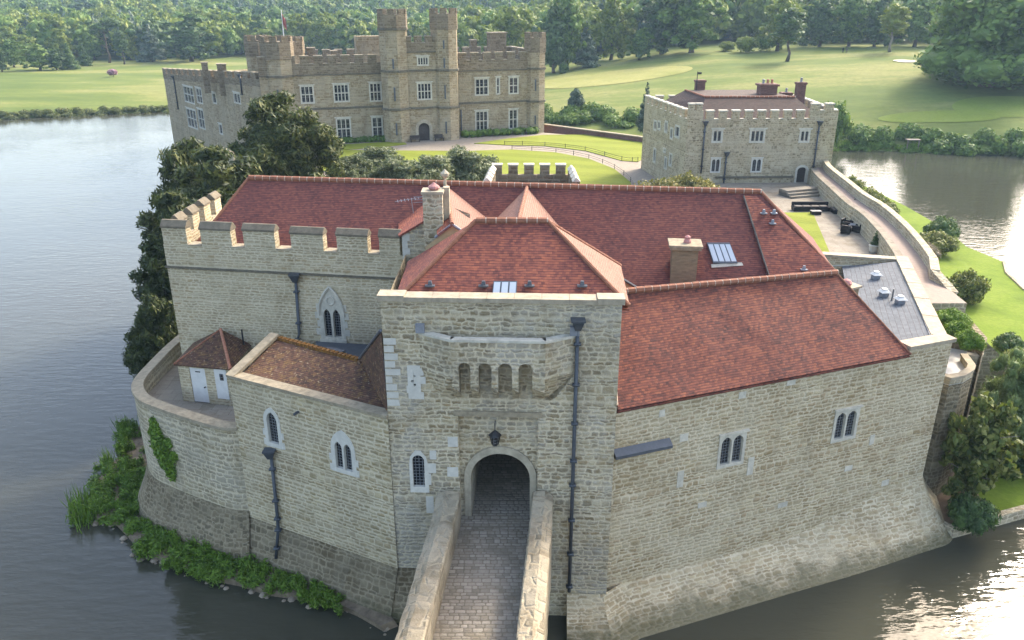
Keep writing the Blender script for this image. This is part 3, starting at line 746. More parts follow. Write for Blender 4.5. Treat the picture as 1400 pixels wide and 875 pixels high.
# main range roof
RL, RR = Vector((-15.64, 47.1, 18.2)), Vector((13.7, 43.4, 18.2))
rd = (RR - RL).normalized(); rn = Vector((rd.y, -rd.x, 0)); SLP = .95
PD = Plane(RL, Vector((rn.x * SLP, rn.y * SLP, 1)))
p1 = PD.at(16.88, 39.4)
q = lambda x, y: PD.at(x, y)
q5 = q(-18.7, 43.3)
md = MB(); dn = Vector((0, 0, -.18)); md.slab([x + dn for x in (RL, RR, p1, q(5.57, 35.6), q(-5.3, 36.8), q(-5.6, 41.5), q5)], .12)
mL = RL.lerp(RR, .36); mB = q(-5.2, 41.4); mC = q(-5.25, 37.0)
md.soft([q5, mB, mL, RL], 26, 10, .06, 3); md.soft([q(-5.2, 37.4), q(5.57, 35.6), RL.lerp(RR, .73), mL], 22, 14, .06, 3); md.soft([q(5.57, 35.6), p1, RR, RL.lerp(RR, .73)], 24, 14, .06, 3)
bk = Plane(RL, Vector((-rn.x * SLP, -rn.y * SLP, 1)))
e1, e2 = bk.at(-18.4, 51.2), bk.at(18.2, 46.6)
md.slab([RL, RR, e2, e1], .12); md.slab([RL, q5, e1], .12); md.slab([RR, p1, e2], .12)
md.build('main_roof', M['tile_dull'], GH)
ridge_tiles(GH, RL, RR, .17, .45)
ridge_tiles(GH, RR, p1, .10, .25, 'hip_tiles', ('ridge', 'ridge')); ridge_tiles(GH, RL, q5, .09, .25, 'hip_tiles', ('ridge', 'ridge'))
# raised right-hand slope with a dark verge
a, b = PD.hit(1016, 270), PD.hit(1052, 384)
up = PD.n * .15
st = MB(); st.slab([a + up, RR + rd * -.25 + rn * .3 + up + Vector((0, 0, -.29)), p1 + up, b + up], .2); st.build('raised_roof_slope', M['tile_red'], GH)
vg = MB(); vg.tube([a + up * 1.1, b + up * 1.1], .06, 6); vg.build('verge_board', M['wood_dark'], GH)
_, sp_ = skylight(GH, PD, (975, 966), 333, (1008, 997), 361, 4)
fl = MB(); fl.slab([PD.hit(972, 362) + PD.n * .06, PD.hit(1014, 359.5) + PD.n * .06, PD.hit(1016, 363.5) + PD.n * .06, PD.hit(973, 366.5) + PD.n * .06], .06); fl.build('skylight_apron', M['ashlar'], GH)
# brick chimney on the main slope
cb = PD.hit(935, 388); ctop = aty(931, 333, cb.y + .3).z; ang = math.atan2(rd.y, rd.x)
ch = MB(); ch.box(cb + Vector((0, .5, (ctop - cb.z) / 2 - .35)), (1.32, 1.05, ctop - cb.z + .5), ang); CHB = ch.build('chimney', M['brick'], GH)
ch = MB(); ch.box((cb.x, cb.y + .5, ctop - .17), (1.58, 1.3, .14), ang); ch.box((cb.x, cb.y + .5, ctop - .05), (1.72, 1.44, .12), ang); ch.build('chimney_cap', M['coping'], CHB)
ch = MB(); ch.lathe((cb.x + .1, cb.y + .45, ctop), [(.2, 0), (.2, .1), (.14, .22), (.16, .32), (.05, .4)], 10); ch.build('chimney_pot', M['pot_red'], CHB)
ch = MB(); ch.slab([PD.hit(917, 391) + PD.n * .05, PD.hit(954, 388) + PD.n * .05, PD.hit(956, 392) + PD.n * .05, PD.hit(917, 396) + PD.n * .05], .04); ch.build('chimney_apron', M['lead'], CHB)
PDr = Plane(PD.p + up, PD.n)
for u, v in ((1044, 292), (1058, 292), (1056, 306), (1099, 369)): roof_vent(GH, PDr, u, v, 'lead', .18)

# cross roofs behind the tower
def gable_roof(a, b, half, drop, name, mats, left=True, right=True, lift=0.0):
    a, b = Vector(a), Vector(b); d = (b - a).normalized(); n = Vector((d.y, -d.x, 0))
    for sgn, on, m in ((-1, left, mats[0]), (1, right, mats[1])):
        if not on: continue
        mb = MB(); o = n * sgn * half - Vector((0, 0, drop)); mb.slab([a, b, b + o, a + o], .1); mb.build(name, M[m], GH)
    ridge_tiles(GH, a, b, .10, .35, 'ridge_tiles', ('ridge', 'mortar'))
# (n points to the right of travel: travelling towards the back, right is +x)
gable_roof((.15, 35.4, 18.12), (.85, 44.9, 18.12), 3.4, 3.1, 'cross_roof', ('tile_sunlit', 'tile_sunlit'))
gable_roof((-2.86, 37.0, 18.08), (-3.75, 45.4, 18.08), 2.75, 1.85, 'cross_roof', ('tile_red', 'tile_sunlit'), left=False)
lsl = MB(); lsl.slab([Vector((-3.25, 40.7, 18.08)), Vector((-3.75, 45.4, 18.08)), Vector((-6.6, 45.2, 16.2)), Vector((-6.0, 40.7, 16.45))], .1); lsl.slab([Vector((-2.86, 37.0, 18.08)), Vector((-3.25, 40.68, 18.08)), Vector((-4.0, 40.68, 17.55)), Vector((-3.6, 37.0, 17.55))], .1); lsl.build('cross_roof', M['tile_red'], GH)
HW = Wall((-5.85, 40.85), (-2.2, 40.85))
hb = MB()
hb.panel(HW, [(0, 9), (HW.L, 9), (HW.L, 17.6), (2.6, 18.0), (0, 16.55)])
hb.panel(Wall((-5.85, 45), (-5.85, 40.85)), rect(0, 4.15, 9, 16.5))
hb.build('stair_block_wall', M['stone_tower'], GH)
hq = MB()
for k in range(8): hq.wbox(HW, 0.02, .42 if k % 2 else .30, 13.2 + k * .42, 13.2 + k * .42 + .41, -.05, .03)
hq.build('stair_block_quoins', M['ashlar_white'], GH)
gw2 = Wall((-4.2, 37.15), (-1.4, 37.15)); gb = MB(); gb.panel(gw2, [(0, 15), (2.8, 15), (2.8, 17.0), (1.34, 17.95), (0, 16.9)]); gb.build('gable_wall', M['plaster'], GH)
gb = MB(); gb.tube([gw2.pt(1.34, 18.05, .08), gw2.pt(.5, 17.4, .08)], .07, 6); gb.tube([gw2.pt(1.34, 18.05, .08), gw2.pt(2.3, 17.35, .08)], .07, 6); gb.build('gable_verge', M['lead'], GH)
# stone chimney
cx_, cy_ = -3.85, 38.4; ctop = aty(598, 266, cy_ - .5).z
sc = MB(); sc.box((cx_, cy_, (ctop + 13) / 2), (.95, .9, ctop - 13)); SCH = sc.build('chimney', M['stone_tower'], GH)
sc = MB(); sc.box((cx_, cy_, ctop + .06), (1.08, 1.02, .13)); sc.build('chimney_cap', M['coping_pale'], SCH)
sc = MB(); sc.lathe((cx_ + .05, cy_, ctop + .12), [(.2, 0), (.3, .12), (.26, .2), (.1, .3), (.04, .36)], 10); sc.build('chimney_pot', M['pot_red'], SCH)
sc = MB(); sc.box((cx_ + .62, cy_ + .35, (ctop + 15.2) / 2 + .1), (.3, .4, ctop - 15)); sc.lathe((cx_ + .55, cy_ + .6, ctop + .2), [(.08, 0), (.06, .35), (.2, .5), (.22, .62), (.1, .72), (.03, .8)], 8); sc.build('chimney_flue_step', M['arch_stone'], SCH)
# television aerial on the roof
pa = PD.hit(566, 297); an = MB(); tp = pa + Vector((-.1, 0, 1.0))
an.tube([pa, tp], .022, 6); an.tube([tp + Vector((-.9, -.2, -.05)), tp + Vector((.55, .2, .1))], .018, 5)
for k in range(7):
    c0 = tp + Vector((-.75 + k * .19, -.16 + k * .05, -.04 + k * .018)); an.tube([c0 + Vector((.06, -.3, 0)), c0 + Vector((-.06, .3, 0))], .014, 5)
for k in range(3): an.tube([tp + Vector((.1, .1, -.18 + k * .16)), tp + Vector((.62, .2, -.18 + k * .16))], .016, 5)
an.build('television_aerial', M['lead'], GH)
# yellow plaster cheek at the right of the tower roof
yc = MB(); YW = Wall((4.6, 36.4), (6.3, 37.3)); yc.panel(YW, [(0, 13), (YW.L, 13), (YW.L, 14.6), (0, 15.9)]); yc.build('gable_wall', M['plaster'], GH)
yc = MB(); yc.tube([YW.pt(-.2, 16.1, .05), YW.pt(YW.L + .2, 14.55, .05)], .08, 6); yc.build('gable_verge', M['lead_dark'], GH)

# ---- right wing
WC = Wall((4.55, 31.2), (23.0, 38.2))
EAV = 11.3
wh = []
def two_light(u0, v0, u1, v1, W, parent, mat='ashlar', glass='glass_lead'):
    a, z0 = W.sz(u0, v1); b, _ = W.sz(u1, v1); _, z1 = W.sz((u0 + u1) / 2, v0)
    _, z0 = W.sz((u0 + u1) / 2, v1)
    w = b - a; m = .07 * w; lw = (w - 3 * m) / 2
    ls = [arch(a + m + lw / 2, lw, z0 + m, z1 - m - lw * .6, z1 - m), arch(b - m - lw / 2, lw, z0 + m, z1 - m - lw * .6, z1 - m)]
    return mk_window(parent, W, ls, rect(a - .06, b + .06, z0 - .06, z1 + .06), glass, mat, hood=(a - .12, b + .14, z1 + .06, z1 + .16))
wh.append(two_light(981, 595, 1014, 636, WC, GH)); wh.append(two_light(1137, 562, 1167, 601, WC, GH))
sE, _ = WC.sz(1240, 483)
def zbat(s): return 1.4 + 1.9 * smooth((s - 10) / (WC.L - 10))
ns = 24
ww = MB()
bot = [(WC.L * k / ns, zbat(WC.L * k / ns)) for k in range(ns + 1)]
ww.panel(WC, bot + [(WC.L, 11.45), (sE + .1, 11.45), (sE + .1, EAV), (0, EAV)], wh, .3)
ER = Wall((23.0, 38.2), (27.9, 54.0))
ww.panel(ER, rect(0, ER.L, .3, 11.0)); ww.build('wing_wall', M['stone_wing'], GH)
# batter
bt = MB(); path = []
sb0 = TF.sz(775, 812)[0]
for k in range(4): path.append((TF.pt(sb0 + (TF.L - .15 - sb0) * k / 3, 0, .03), (TF.n * (1 - k / 6) + WC.n * k / 6).normalized(), 1.4))
for k in range(1, ns + 1):
    s = WC.L * k / ns; path.append((WC.pt(s, 0), WC.n, zbat(s)))
for k in range(1, 7):
    t = k / 6; n = (WC.n * (1 - t) + ER.n * t).normalized(); path.append((WC.b.copy(), n, 3.3))
for k in range(1, 5): path.append((ER.pt(k * .8, 0), ER.n, 3.3))
prof = [(0, 0), (.15, .22), (.32, .42), (.55, .64), (.78, .84), (1, 1)]
def bpt(p, i):
    b, n, z = p; f, g = prof[i]
    off = (3.3 - .9 * z / 3.3) * f ** 1.1
    return b + n * off + Vector((0, 0, z + (-.25 - z) * g))
for a, b in zip(path, path[1:]):
    for i in range(len(prof) - 1): bt.face([bpt(a, i), bpt(a, i + 1), bpt(b, i + 1), bpt(b, i)], 0, a[1] + Vector((0, 0, .3)))
bt.face([bpt(path[0], i) for i in range(len(prof))] + [path[0][0] + Vector((0, 0, -.25))], 0, -TF.d)
bt.build('battered_footing', M['stone_batter'], GH)
# odd pale stones and the slot in the wing wall
pw = MB()
for u, v, w, h in ((1026, 637, .35, 1.0), (930, 655, .35, .9), (1192, 601, .3, .6), (1082, 520, .5, .5), (935, 598, .45, .4), (1015, 540, .4, .35), (1160, 640, .5, .3), (905, 565, .3, .35), (1070, 690, .6, .3), (960, 690, .5, .3), (1210, 660, .5, .35)):
    a, z = WC.sz(u, v); pw.wbox(WC, a - w / 2, a + w / 2, z - h / 2, z + h / 2, -.05, .02)
pieces(pw, 'pale_stone', M['ashlar'], GH)
# lead covered ledge
a, z = WC.sz(838, 617); b, zb2 = WC.sz(915, 605)
ld = MB(); zc = (z + zb2) / 2
ld.hull8([WC.pt(a, zc - .2, .32), WC.pt(b, zc - .2, .32), WC.pt(b, zc - .2, -.02), WC.pt(a, zc - .2, -.02)], [WC.pt(a, zc - .05, .32), WC.pt(b, zc - .05, .32), WC.pt(b, zc + .2, -.02), WC.pt(a, zc + .2, -.02)])
ld.build('lead_ledge', M['lead_dark'], GH)
# wing roof
C2 = Vector((4.6, 35.27, 14.68)); ridge_d = Vector((.9482, .318, 0))
PC = Plane.of(WC.pt(0, EAV, .1), WC.pt(sE, EAV, .1), (p1.x, p1.y, p1.z))
def pc(x, y): return PC.at(x, y)
l0 = WC.pt(.07, 0, .14); r0 = WC.pt(sE + .12, 0, .14)
cr = MB(); cr.soft([pc(l0.x, l0.y), pc(r0.x, r0.y), p1, pc(4.6, 35.2)], 40, 14, .06, 9); cr.slab([x - Vector((0, 0, .14)) for x in (pc(l0.x, l0.y), pc(r0.x, r0.y), p1, pc(4.6, 35.2))], .12); 
crb = MB(); crb.slab([p1, pc(4.6, 35.2), Vector((3.8, 38.2, 12.4)), p1 + Vector((-.6, .5, -.4))], .1); crb.slab([pc(r0.x, r0.y), p1, Vector((20.6, 41.5, 11.2))], .12)
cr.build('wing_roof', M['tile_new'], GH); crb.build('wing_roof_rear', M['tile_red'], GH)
ridge_tiles(GH, pc(4.6, 35.2) + Vector((0, 0, .02)), p1 + Vector((0, 0, .05)), .17, .42)
ridge_tiles(GH, p1, pc(r0.x, r0.y), .06, .3, 'hip_tiles', ('ridge', 'ridge'))
vt = MB(); vt.tube([pc(4.62, 31.2) + Vector((0, 0, .05)), pc(4.62, 35.1) + Vector((0, 0, .05))], .06, 6); vt.build('roof_flashing', M['mortar'], GH)
# slate lean-to and copings at the right corner
sA, sB, sC, sD = Vector((20.6, 39.2, 10.85)), Vector((22.75, 39.1, 11.1)), Vector((27.35, 53.2, 11.1)), Vector((23.4, 53.4, 8.7))
PS = Plane.of(sA, sB, sC)
sr = MB(); sr.slab([sB, sC, PS.at(23.2, 53.4), PS.at(19.2, 41.0), sA], .12); sr.build('slate_roof', M['slate'], GH)
sf = MB(); sf.slab([sB + Vector((-.32, 0, .03)), sB + Vector((.0, 0, .04)), sC + Vector((0, 0, .04)), sC + Vector((-.35, 0, .03))], .03); sf.build('slate_flashing', M['lead'], GH)
ck = MB(); ck.wbox(WC, sE + .1, WC.L + .15, 11.45, 11.65, -.75, .1)
for k in range(11): ck.wbox(ER, .0 + k * ER.L / 11 + (.65 if k == 0 else 0), (k + 1) * ER.L / 11 - .02, 11.0, 11.17 + .02 * (k % 2), -.75, .08)
ck.build('wing_coping', M['coping_pale'], GH)
XW = Wall((21.6, 53.55), (27.6, 53.55)); xw = MB(); xw.panel(XW, [(0, 7), (XW.L, 7), (XW.L, 10.95), (0, 11.35)]); xw.panel(Wall((27.6, 54.0), (21.6, 54.0)), [(0, 7), (XW.L, 7), (XW.L, 11.35), (0, 10.95)]); xw.build('cross_wall', M['stone_wing'], GH)
xw = MB(); xw.slab([XW.pt(-.1, 11.52, .12), XW.pt(XW.L, 11.1, .12), XW.pt(XW.L, 11.1, -.6), XW.pt(-.1, 11.52, -.6)], .16); xw.build('cross_wall_coping', M['coping_pale'], GH)
xw = MB()
for z in (9.9, 10.6): xw.wbox(XW, 0, XW.L - .2, z, z + .07, -.02, .06)
xw.build('cross_wall_ledge', M['ashlar'], GH)
for u, v in ((1197, 381), (1208, 405), (1230, 415)):
    p = PS.hit(u, v); mb = MB(); mb.box(p + Vector((0, 0, .14)), (.42, .42, .34), .1, 0); mb.build('roof_ventilator', M['lead'], GH)
    o_ = MB(); o_.box(p + Vector((0, 0, .36)), (.62, .62, .12), .1, 0, .6); o_.box(p + Vector((0, 0, .46)), (.3, .3, .1), .1, 0); o_.build('ventilator_cap', M['frame_white'], bpy.context.scene.objects[mb and 'roof_ventilator' if False else COL.objects[-2].name])
p = PS.hit(1219, 411); mb = MB(); mb.tube([p, p + Vector((0, 0, .75))], .05, 8); mb.build('vent_pipe', M['lead_dark'], GH)
p = Vector((19.9, 41.9, 10.0)); pp = aty(1158, 396, 42.0)
mb = MB(); mb.box((pp.x, 42.2, pp.z - .9), (1.1, .9, 2.0), .5); KC = mb.build('chimney', M['brick'], GH)
mb = MB(); mb.box((pp.x, 42.2, pp.z + .15), (1.35, 1.1, .12), .5); mb.build('chimney_cap', M['coping_pale'], KC)
mb = MB(); mb.lathe((pp.x, 42.2, pp.z + .2), [(.24, 0), (.32, .15), (.2, .3), (.06, .36)], 10); mb.build('chimney_pot', M['pot_red'], KC)

# ---- left range with battlements
WB = Wall((-19.7, 43.4), (-5.85, 41.2))
WBL = Wall((-19.4, 51.5), (-19.7, 43.4))
MT, CS = 16.55, 15.2        # merlon top and crenel sill
bh = []
a, z0 = WB.sz(443, 462); b, _ = WB.sz(470, 462); c_ = (a + b) / 2; w_ = b - a
_, z1 = WB.sz(456, 397); _, zs = WB.sz(456, 425)
lw = w_ * .36
lts = [arch(c_ - w_ * .23, lw, z0 + .1, zs - .35, zs + .1), arch(c_ + w_ * .23, lw, z0 + .1, zs - .35, zs + .1)]
sur = arch(c_, w_ + .3, z0 - .05, zs - .3, z1 + .2, 8)
def tracery(fr):
    n = 16
    for k in range(n):
        t0, t1 = 2 * math.pi * k / n, 2 * math.pi * (k + 1) / n; r = w_ * .2; zc_ = zs + (z1 - zs) * .50
        fr.tube([WB.pt(c_ + r * math.cos(t0), zc_ + r * math.sin(t0), .05), WB.pt(c_ + r * math.cos(t1), zc_ + r * math.sin(t1), .05)], .05, 6)
    so_ = sur[2:]
    for p_, q_ in zip(so_, so_[1:]): fr.tube([WB.pt(*p_, .06), WB.pt(*q_, .06)], .08, 6)
    fr.wbox(WB, c_ - w_ / 2 - .2, c_ + w_ / 2 + .2, z0 - .2, z0 - .03, -.05, .12)
    for k, (zz, ww_) in enumerate(((z0 + .2, .3), (z0 + .7, .2), (z0 + 1.2, .3), (z0 + 1.7, .2))): fr.wbox(WB, c_ + w_ / 2, c_ + w_ / 2 + ww_ + .1, zz, zz + .4, -.05, .022); fr.wbox(WB, c_ - w_ / 2 - ww_ - .1, c_ - w_ / 2, zz, zz + .4, -.05, .022)
bh.append(mk_window(GH, WB, lts, sur, 'glass_lead', 'ashlar', extra=tracery, deep=.25))
_, zstr = WB.sz(390, 373)
lw_ = MB(); lw_.panel(WB, rect(0, WB.L, 6, CS), bh, .3); lw_.panel(WBL, rect(0, WBL.L, .5, CS))
lw_.wbox(WB, 0.02, WB.L, CS - .6, CS - .004, -.6, -.01)
lw_.wbox(WBL, 0, WBL.L - .61, CS - .6, CS - .004, -.6, -.01)
lw_.build('range_wall', M['stone_chapel'], GH)
sg = MB(); sg.wbox(WB, -.08, WB.L, zstr - .05, zstr + .06, -.05, .1); sg.wbox(WBL, 0, WBL.L + .08, zstr - .05, zstr + .06, -.05, .1); sg.build('string_course', M['string'], GH)
def merlon(mb, W, a, b, z0, z1, th=.55, cap=.40, mi=(0, 1)):
    z1 += random.uniform(-.05, .05); cap += random.uniform(-.04, .04); a += random.uniform(0, .04); b -= random.uniform(0, .04)
    mb.wbox(W, a, b, z0, z1 - cap, -th, 0, mi[0])
    o = .06
    bq = lambda z, oo, s_: [W.pt(a - s_, z, oo), W.pt(b + s_, z, oo), W.pt(b + s_, z, -th - oo), W.pt(a - s_, z, -th - oo)]
    mb.hull8(bq(z1 - cap, o, .04), bq(z1 - cap + .1, o, .04), mi[1])
    t_ = [W.pt(a - .04, z1 - cap + .1, o), W.pt(b + .04, z1 - cap + .1, o), W.pt(b + .04, z1 - cap + .1, -th - o), W.pt(a - .04, z1 - cap + .1, -th - o)]
    r_ = [W.pt(a - .04, z1, -th / 2 + .06), W.pt(b + .04, z1, -th / 2 + .06), W.pt(b + .04, z1, -th / 2 - .06), W.pt(a - .04, z1, -th / 2 - .06)]
    mb.hull8(t_, r_, mi[1])
mr = MB(); sill = MB()
edges = []
for ua, ub in ((218, 256), (274, 316), (332.5, 376), (397, 442), (459, 502), (517, 547)):
    edges.append((WB.sz(ua, 325)[0], WB.sz(ub, 325)[0]))
edges[0] = (0, edges[0][1]); 
for a, b in edges: merlon(mr, WB, a, b, CS, MT)
for (a, b), (c, d) in zip(edges, edges[1:]): sill.wbox(WB, b + .005, c - .005, CS, CS + .07, -.6, .05)
for k in range(4):
    a = WBL.L - 2.2 - k * 1.75; merlon(mr, WBL, a, a + 1.0, CS, MT); sill.wbox(WBL, a + 1.05, a + 1.7, CS, CS + .07, -.58, .05)
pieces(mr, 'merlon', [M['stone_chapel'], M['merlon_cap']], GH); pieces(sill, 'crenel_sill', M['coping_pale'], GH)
a, z = WB.sz(405, 376); b, z2 = WB.sz(411, 462)
pipe(GH, [WB.pt(a, z, .13), WB.pt(b, z2 + .3, .13), WB.pt(b - .1, z2, .2), WB.pt(b - .6, z2 - .25, .35)], .085, WB.pt(a, z - .05, .22), 'pipe')
# rear flat-roofed tower behind the ridge
TR_ = [Wall((3.85, 50.0), (-1.2, 50.4)), Wall((-1.25, 50.2), (-1.55, 46.2)), Wall((3.95, 46.0), (3.85, 50.0))]
rt = MB(); tc2 = MB()
rt.prism([(-1.5, 46.2), (3.9, 46), (3.85, 50.2), (-1.25, 50.4)], 10, 17.0)
# back parapet seen from inside, then the two sides
BW = Wall((-1.25, 50.1), (3.85, 50.1))
rt.wbox(BW, 0, BW.L, 17.0, 17.75, -.4, 0)
for k in range(5): rt.wbox(BW, k * 1.0 + .02 + .0, k * 1.0 + .62, 17.75, 18.35, -.39, -.01); tc2.wbox(BW, k * 1.0 - .02, k * 1.0 + .66, 18.35, 18.43, -.44, .04)
for xx, xb in ((-1.45, -1.2), (3.75, 3.7)):
    LW = Wall((xx, 46.0), (xb, 49.9)); rt.wbox(LW, 0, LW.L, 16.8, 17.7, -.2, .2)
    for k in range(4):
        rt.wbox(LW, k * 1.05, k * 1.05 + .7, 17.7, 18.2, -.2, .2)
        t_ = [LW.pt(k * 1.05 - .04, 18.2, .24), LW.pt(k * 1.05 + .74, 18.2, .24), LW.pt(k * 1.05 + .74, 18.2, -.24), LW.pt(k * 1.05 - .04, 18.2, -.24)]
        tc2.hull8(t_, [LW.pt(k * 1.05 - .04, 18.42, .04), LW.pt(k * 1.05 + .74, 18.42, .04), LW.pt(k * 1.05 + .74, 18.42, -.04), LW.pt(k * 1.05 - .04, 18.42, -.04)])
rt.build('rear_parapet', M['stone_castle_top'], GH); tc2.build('rear_parapet_coping', M['ashlar'], GH)

# ---- low range at the left of the gate
WG = Wall((-13.9, 35.3), (-5.5, 31.15))
GT = 10.8
gh = []
def lancet(u0, v0, u1, v1, W, two=False, pad=.2):
    a, _ = W.sz(u0, v1); b, _ = W.sz(u1, v1); u = (u0 + u1) / 2; _, z0 = W.sz(u, v1); _, z1 = W.sz(u, v0); c = (a + b) / 2; w = b - a
    if two:
        lw = w * .42; ls = [arch(c - w * .26, lw, z0, z1 - w * .75, z1 - w * .42), arch(c + w * .26, lw, z0, z1 - w * .75, z1 - w * .42)]
    else: ls = [arch(c, w, z0, z1 - w * .8, z1)]
    su = arch(c, w + 2 * pad, z0 - .22, z1 - w * .8, z1 + pad * 1.3)
    def ex(fr):
        for k, zz in enumerate((z0 - .2, z0 + .35)):
            fr.wbox(W, c - w / 2 - pad - .14, c - w / 2 - .05, zz, zz + .35, -.05, .022); fr.wbox(W, c + w / 2 + .05, c + w / 2 + pad + .14, zz, zz + .35, -.05, .022)
    return mk_window(GH, W, ls, su, 'glass_lead', 'ashlar_white', extra=ex)
gh.append(lancet(369, 565, 382, 606, WG)); gh.append(lancet(460, 596, 483, 642, WG, True))
gm = MB(); gm.panel(WG, rect(0, WG.L, 2.6, GT), gh, .3)
gn = -WG.n
GRL = WG.a + gn * 3.27; gl2 = Wall(WG.a + gn * 6.5, WG.a)
gm.panel(gl2, [(0, 5), (gl2.L, 5), (gl2.L, GT), (gl2.L - 3.27, 11.75), (0, 10.2)])
gm.build('low_range_wall', M['stone_low'], GH)
gd = MB(); gpath = [(WG.pt(WG.L * k / 10, 0), WG.n) for k in range(11)]
gprof = [(0, 2.62), (.25, 1.9), (.55, 1.0), (.9, .1), (1.15, -.8)]
for (a, n), (b, n2) in zip(gpath, gpath[1:]):
    for (o1, z1_), (o2, z2_) in zip(gprof, gprof[1:]):
        gd.face([a + n * o1 + Vector((0, 0, z1_)), a + n * o2 + Vector((0, 0, z2_)), b + n * o2 + Vector((0, 0, z2_)), b + n * o1 + Vector((0, 0, z1_))], 0, n)
# tower footing between
for (a, n), (b, n2) in zip([(TF.pt(0, 0), WG.n), (TF.pt(1.5, 0), TF.n)], [(TF.pt(1.5, 0), TF.n), (TF.pt(5, 0), TF.n)]):
    for (o1, z1_), (o2, z2_) in zip(gprof, gprof[1:]):
        gd.face([a + n * o1 + Vector((0, 0, z1_)), a + n * o2 + Vector((0, 0, z2_)), b + n2 * o2 + Vector((0, 0, z2_)), b + n2 * o1 + Vector((0, 0, z1_))], 0, n)
gd.build('dark_footing', M['stone_dark'], GH)
gc_ = MB()
for k in range(8): gc_.wbox(WG, k * WG.L / 8 + .005, (k + 1) * WG.L / 8 - .008, GT, GT + .16, -.5, .1)
g0 = [gl2.pt(gl2.L + .1, GT + .165, .12), gl2.pt(gl2.L - 3.27, 11.95, .12), gl2.pt(gl2.L - 3.27, 11.95, -.4), gl2.pt(gl2.L + .1, GT + .165, -.4)]
gc_.slab(g0, .16); gc_.build('low_range_coping', M['coping'], GH)
gA = WG.pt(.35, GT - .02, -.45); gB = WG.pt(WG.L - .02, GT - .02, -.45)
gR0 = WG.a + gn * 3.27 + WG.d * .35 + Vector((0, 0, 11.72)); gR1 = Vector((-7.46, 35.5, 11.65))
gro = MB(); gro.slab([gA, gB, gR1, gR0], .1); gro.slab([gR0, gR1, gR1 + gn * 2.2 + Vector((0, 0, -1.6)), gR0 + gn * 2.2 + Vector((0, 0, -1.6))], .1)
gro.build('low_range_roof', M['tile_old'], GH)
tip = Vector((-5.55, 31.25, 14.9)); foot = Vector((-5.55, 31.45, 10.9))
gf = MB(); gf.face([gR1, foot, tip], 0, Vector((-1, -1, .5))); gf.face([gR1, tip, Vector((-5.52, 36, 11.65))], 0, Vector((0, 1, 1))); gf.build('tile_hung_gablet', M['tile_old'], GH)
bh_ = MB(); nb = 14
for k in range(nb):
    p = gR1.lerp(gB, (k + .5) / nb); bh_.lathe(p + Vector((0, 0, -.03)), [(.17, 0), (.16, .08), (.08, .15), (.02, .16)], 8)
bh_.build('bonnet_tiles', M['tile_old'], GH)
lf = MB(); lf.tube([gR1 + Vector((0, 0, .08)), tip + Vector((-.03, 0, .08))], .07, 6); lf.build('gablet_flashing', M['lead_dark'], GH)
lr = MB(); d_ = (gR1 - gR0)
for k in range(20):
    p = gR0 + d_ * ((k + .5) / 20); lr.box(p + Vector((0, 0, .02)), (d_.length / 20 * .96, .34, .14), math.atan2(d_.y, d_.x), 0, .75)
lr.build('lichened_ridge', M['lichen'], GH)
lfl = MB(); lfl.prism([(-13.5, 39.6), (-12.1, 38.4), (-7.4, 35.9), (-5.55, 35.6), (-5.55, 41.1), (-13.5, 42.3)], 9.6, 9.85); lfl.box((-9.3, 37.9, 10.7), (1.3, .7, .8), -.45, 0, .85); lfl.build('lead_flat', M['lead_dark'], GH)
a, z = WG.sz(373, 617); b, z2 = WG.sz(382, 707); 
pipe(GH, [WG.pt(a, z, .14), WG.pt(b, z2, .14), WG.pt(b, 2.6, .2), WG.pt(b + .12, 1.2, .72)], .09, WG.pt(a, z, .22))
sp = MB(); a, z = WG.sz(408, 563); sp.tube([WG.pt(a, z, -.1), WG.pt(a, z, .3)], .07, 8); sp.build('waste_spout', M['lead_dark'], GH)

# ---- lantern over the gate
la = TF.pt(TF.sz(677, 600)[0], 0, 0); _, lz = TF.sz(677, 600, .3)
LT = thing('lantern', 'black iron lantern hanging above the castle gate arch', 'lantern', (la.x, la.y - .3, lz))
lp_ = Vector((la.x, la.y - .3, lz))
m_ = MB(); m_.tube([lp_ + Vector((0, .65, .55)), lp_ + Vector((0, .1, .72)), lp_ + Vector((0, 0, .62))], .025, 6); m_.tube([lp_ + Vector((0, 0, .62)), lp_ + Vector((0, 0, .36))], .02, 6); m_.build('bracket', M['iron'], LT)
m_ = MB(); m_.lathe(lp_, [(.05, -.36), (.14, -.30), (.15, -.27)], 6); m_.lathe(lp_, [(.30, .18), (.26, .24), (.1, .38), (.04, .42)], 6)
for k in range(6):
    t = math.pi / 3 * k; m_.tube([lp_ + Vector((.14 * math.cos(t), .14 * math.sin(t), -.28)), lp_ + Vector((.24 * math.cos(t), .24 * math.sin(t), .2))], .018, 5)
m_.build('lantern_frame', M['iron'], LT)
m_ = MB(); m_.lathe(lp_, [(.125, -.27), (.22, .19)], 6); m_.build('lantern_glass', M['glass_lead'], LT)

# =================================================================== BRIDGE
BR = thing('bridge', 'cobbled stone bridge with thick rough parapets leading to the gate arch', 'bridge', (-1.2, 20, 0))
bd = MB()
def lane(y): return -.75 - .092 * (31 - y) , 1.0
def bq(y, o, z): return Vector((-.72 - .09 * (31 - y) + o, y, z))
ysb = [31.3, 27, 23, 18, 12]
for y0, y1 in zip(ysb, ysb[1:]):
    bd.hull8([bq(y1, -1.9, 3.6), bq(y1, 1.9, 3.6), bq(y0, 1.9, 3.6), bq(y0, -1.9, 3.6)], [bq(y1, -1.9, DECK), bq(y1, 1.9, DECK), bq(y0, 1.9, DECK), bq(y0, -1.9, DECK)])
bd.hull8([bq(31.3, -1.75, 4.8), bq(31.3, 1.65, 4.8), bq(41.5, 3.0, 4.8), bq(41.5, -1.2, 4.8)], [bq(31.3, -1.75, DECK), bq(31.3, 1.65, DECK), bq(41.5, 3.0, DECK), bq(41.5, -1.2, DECK)])
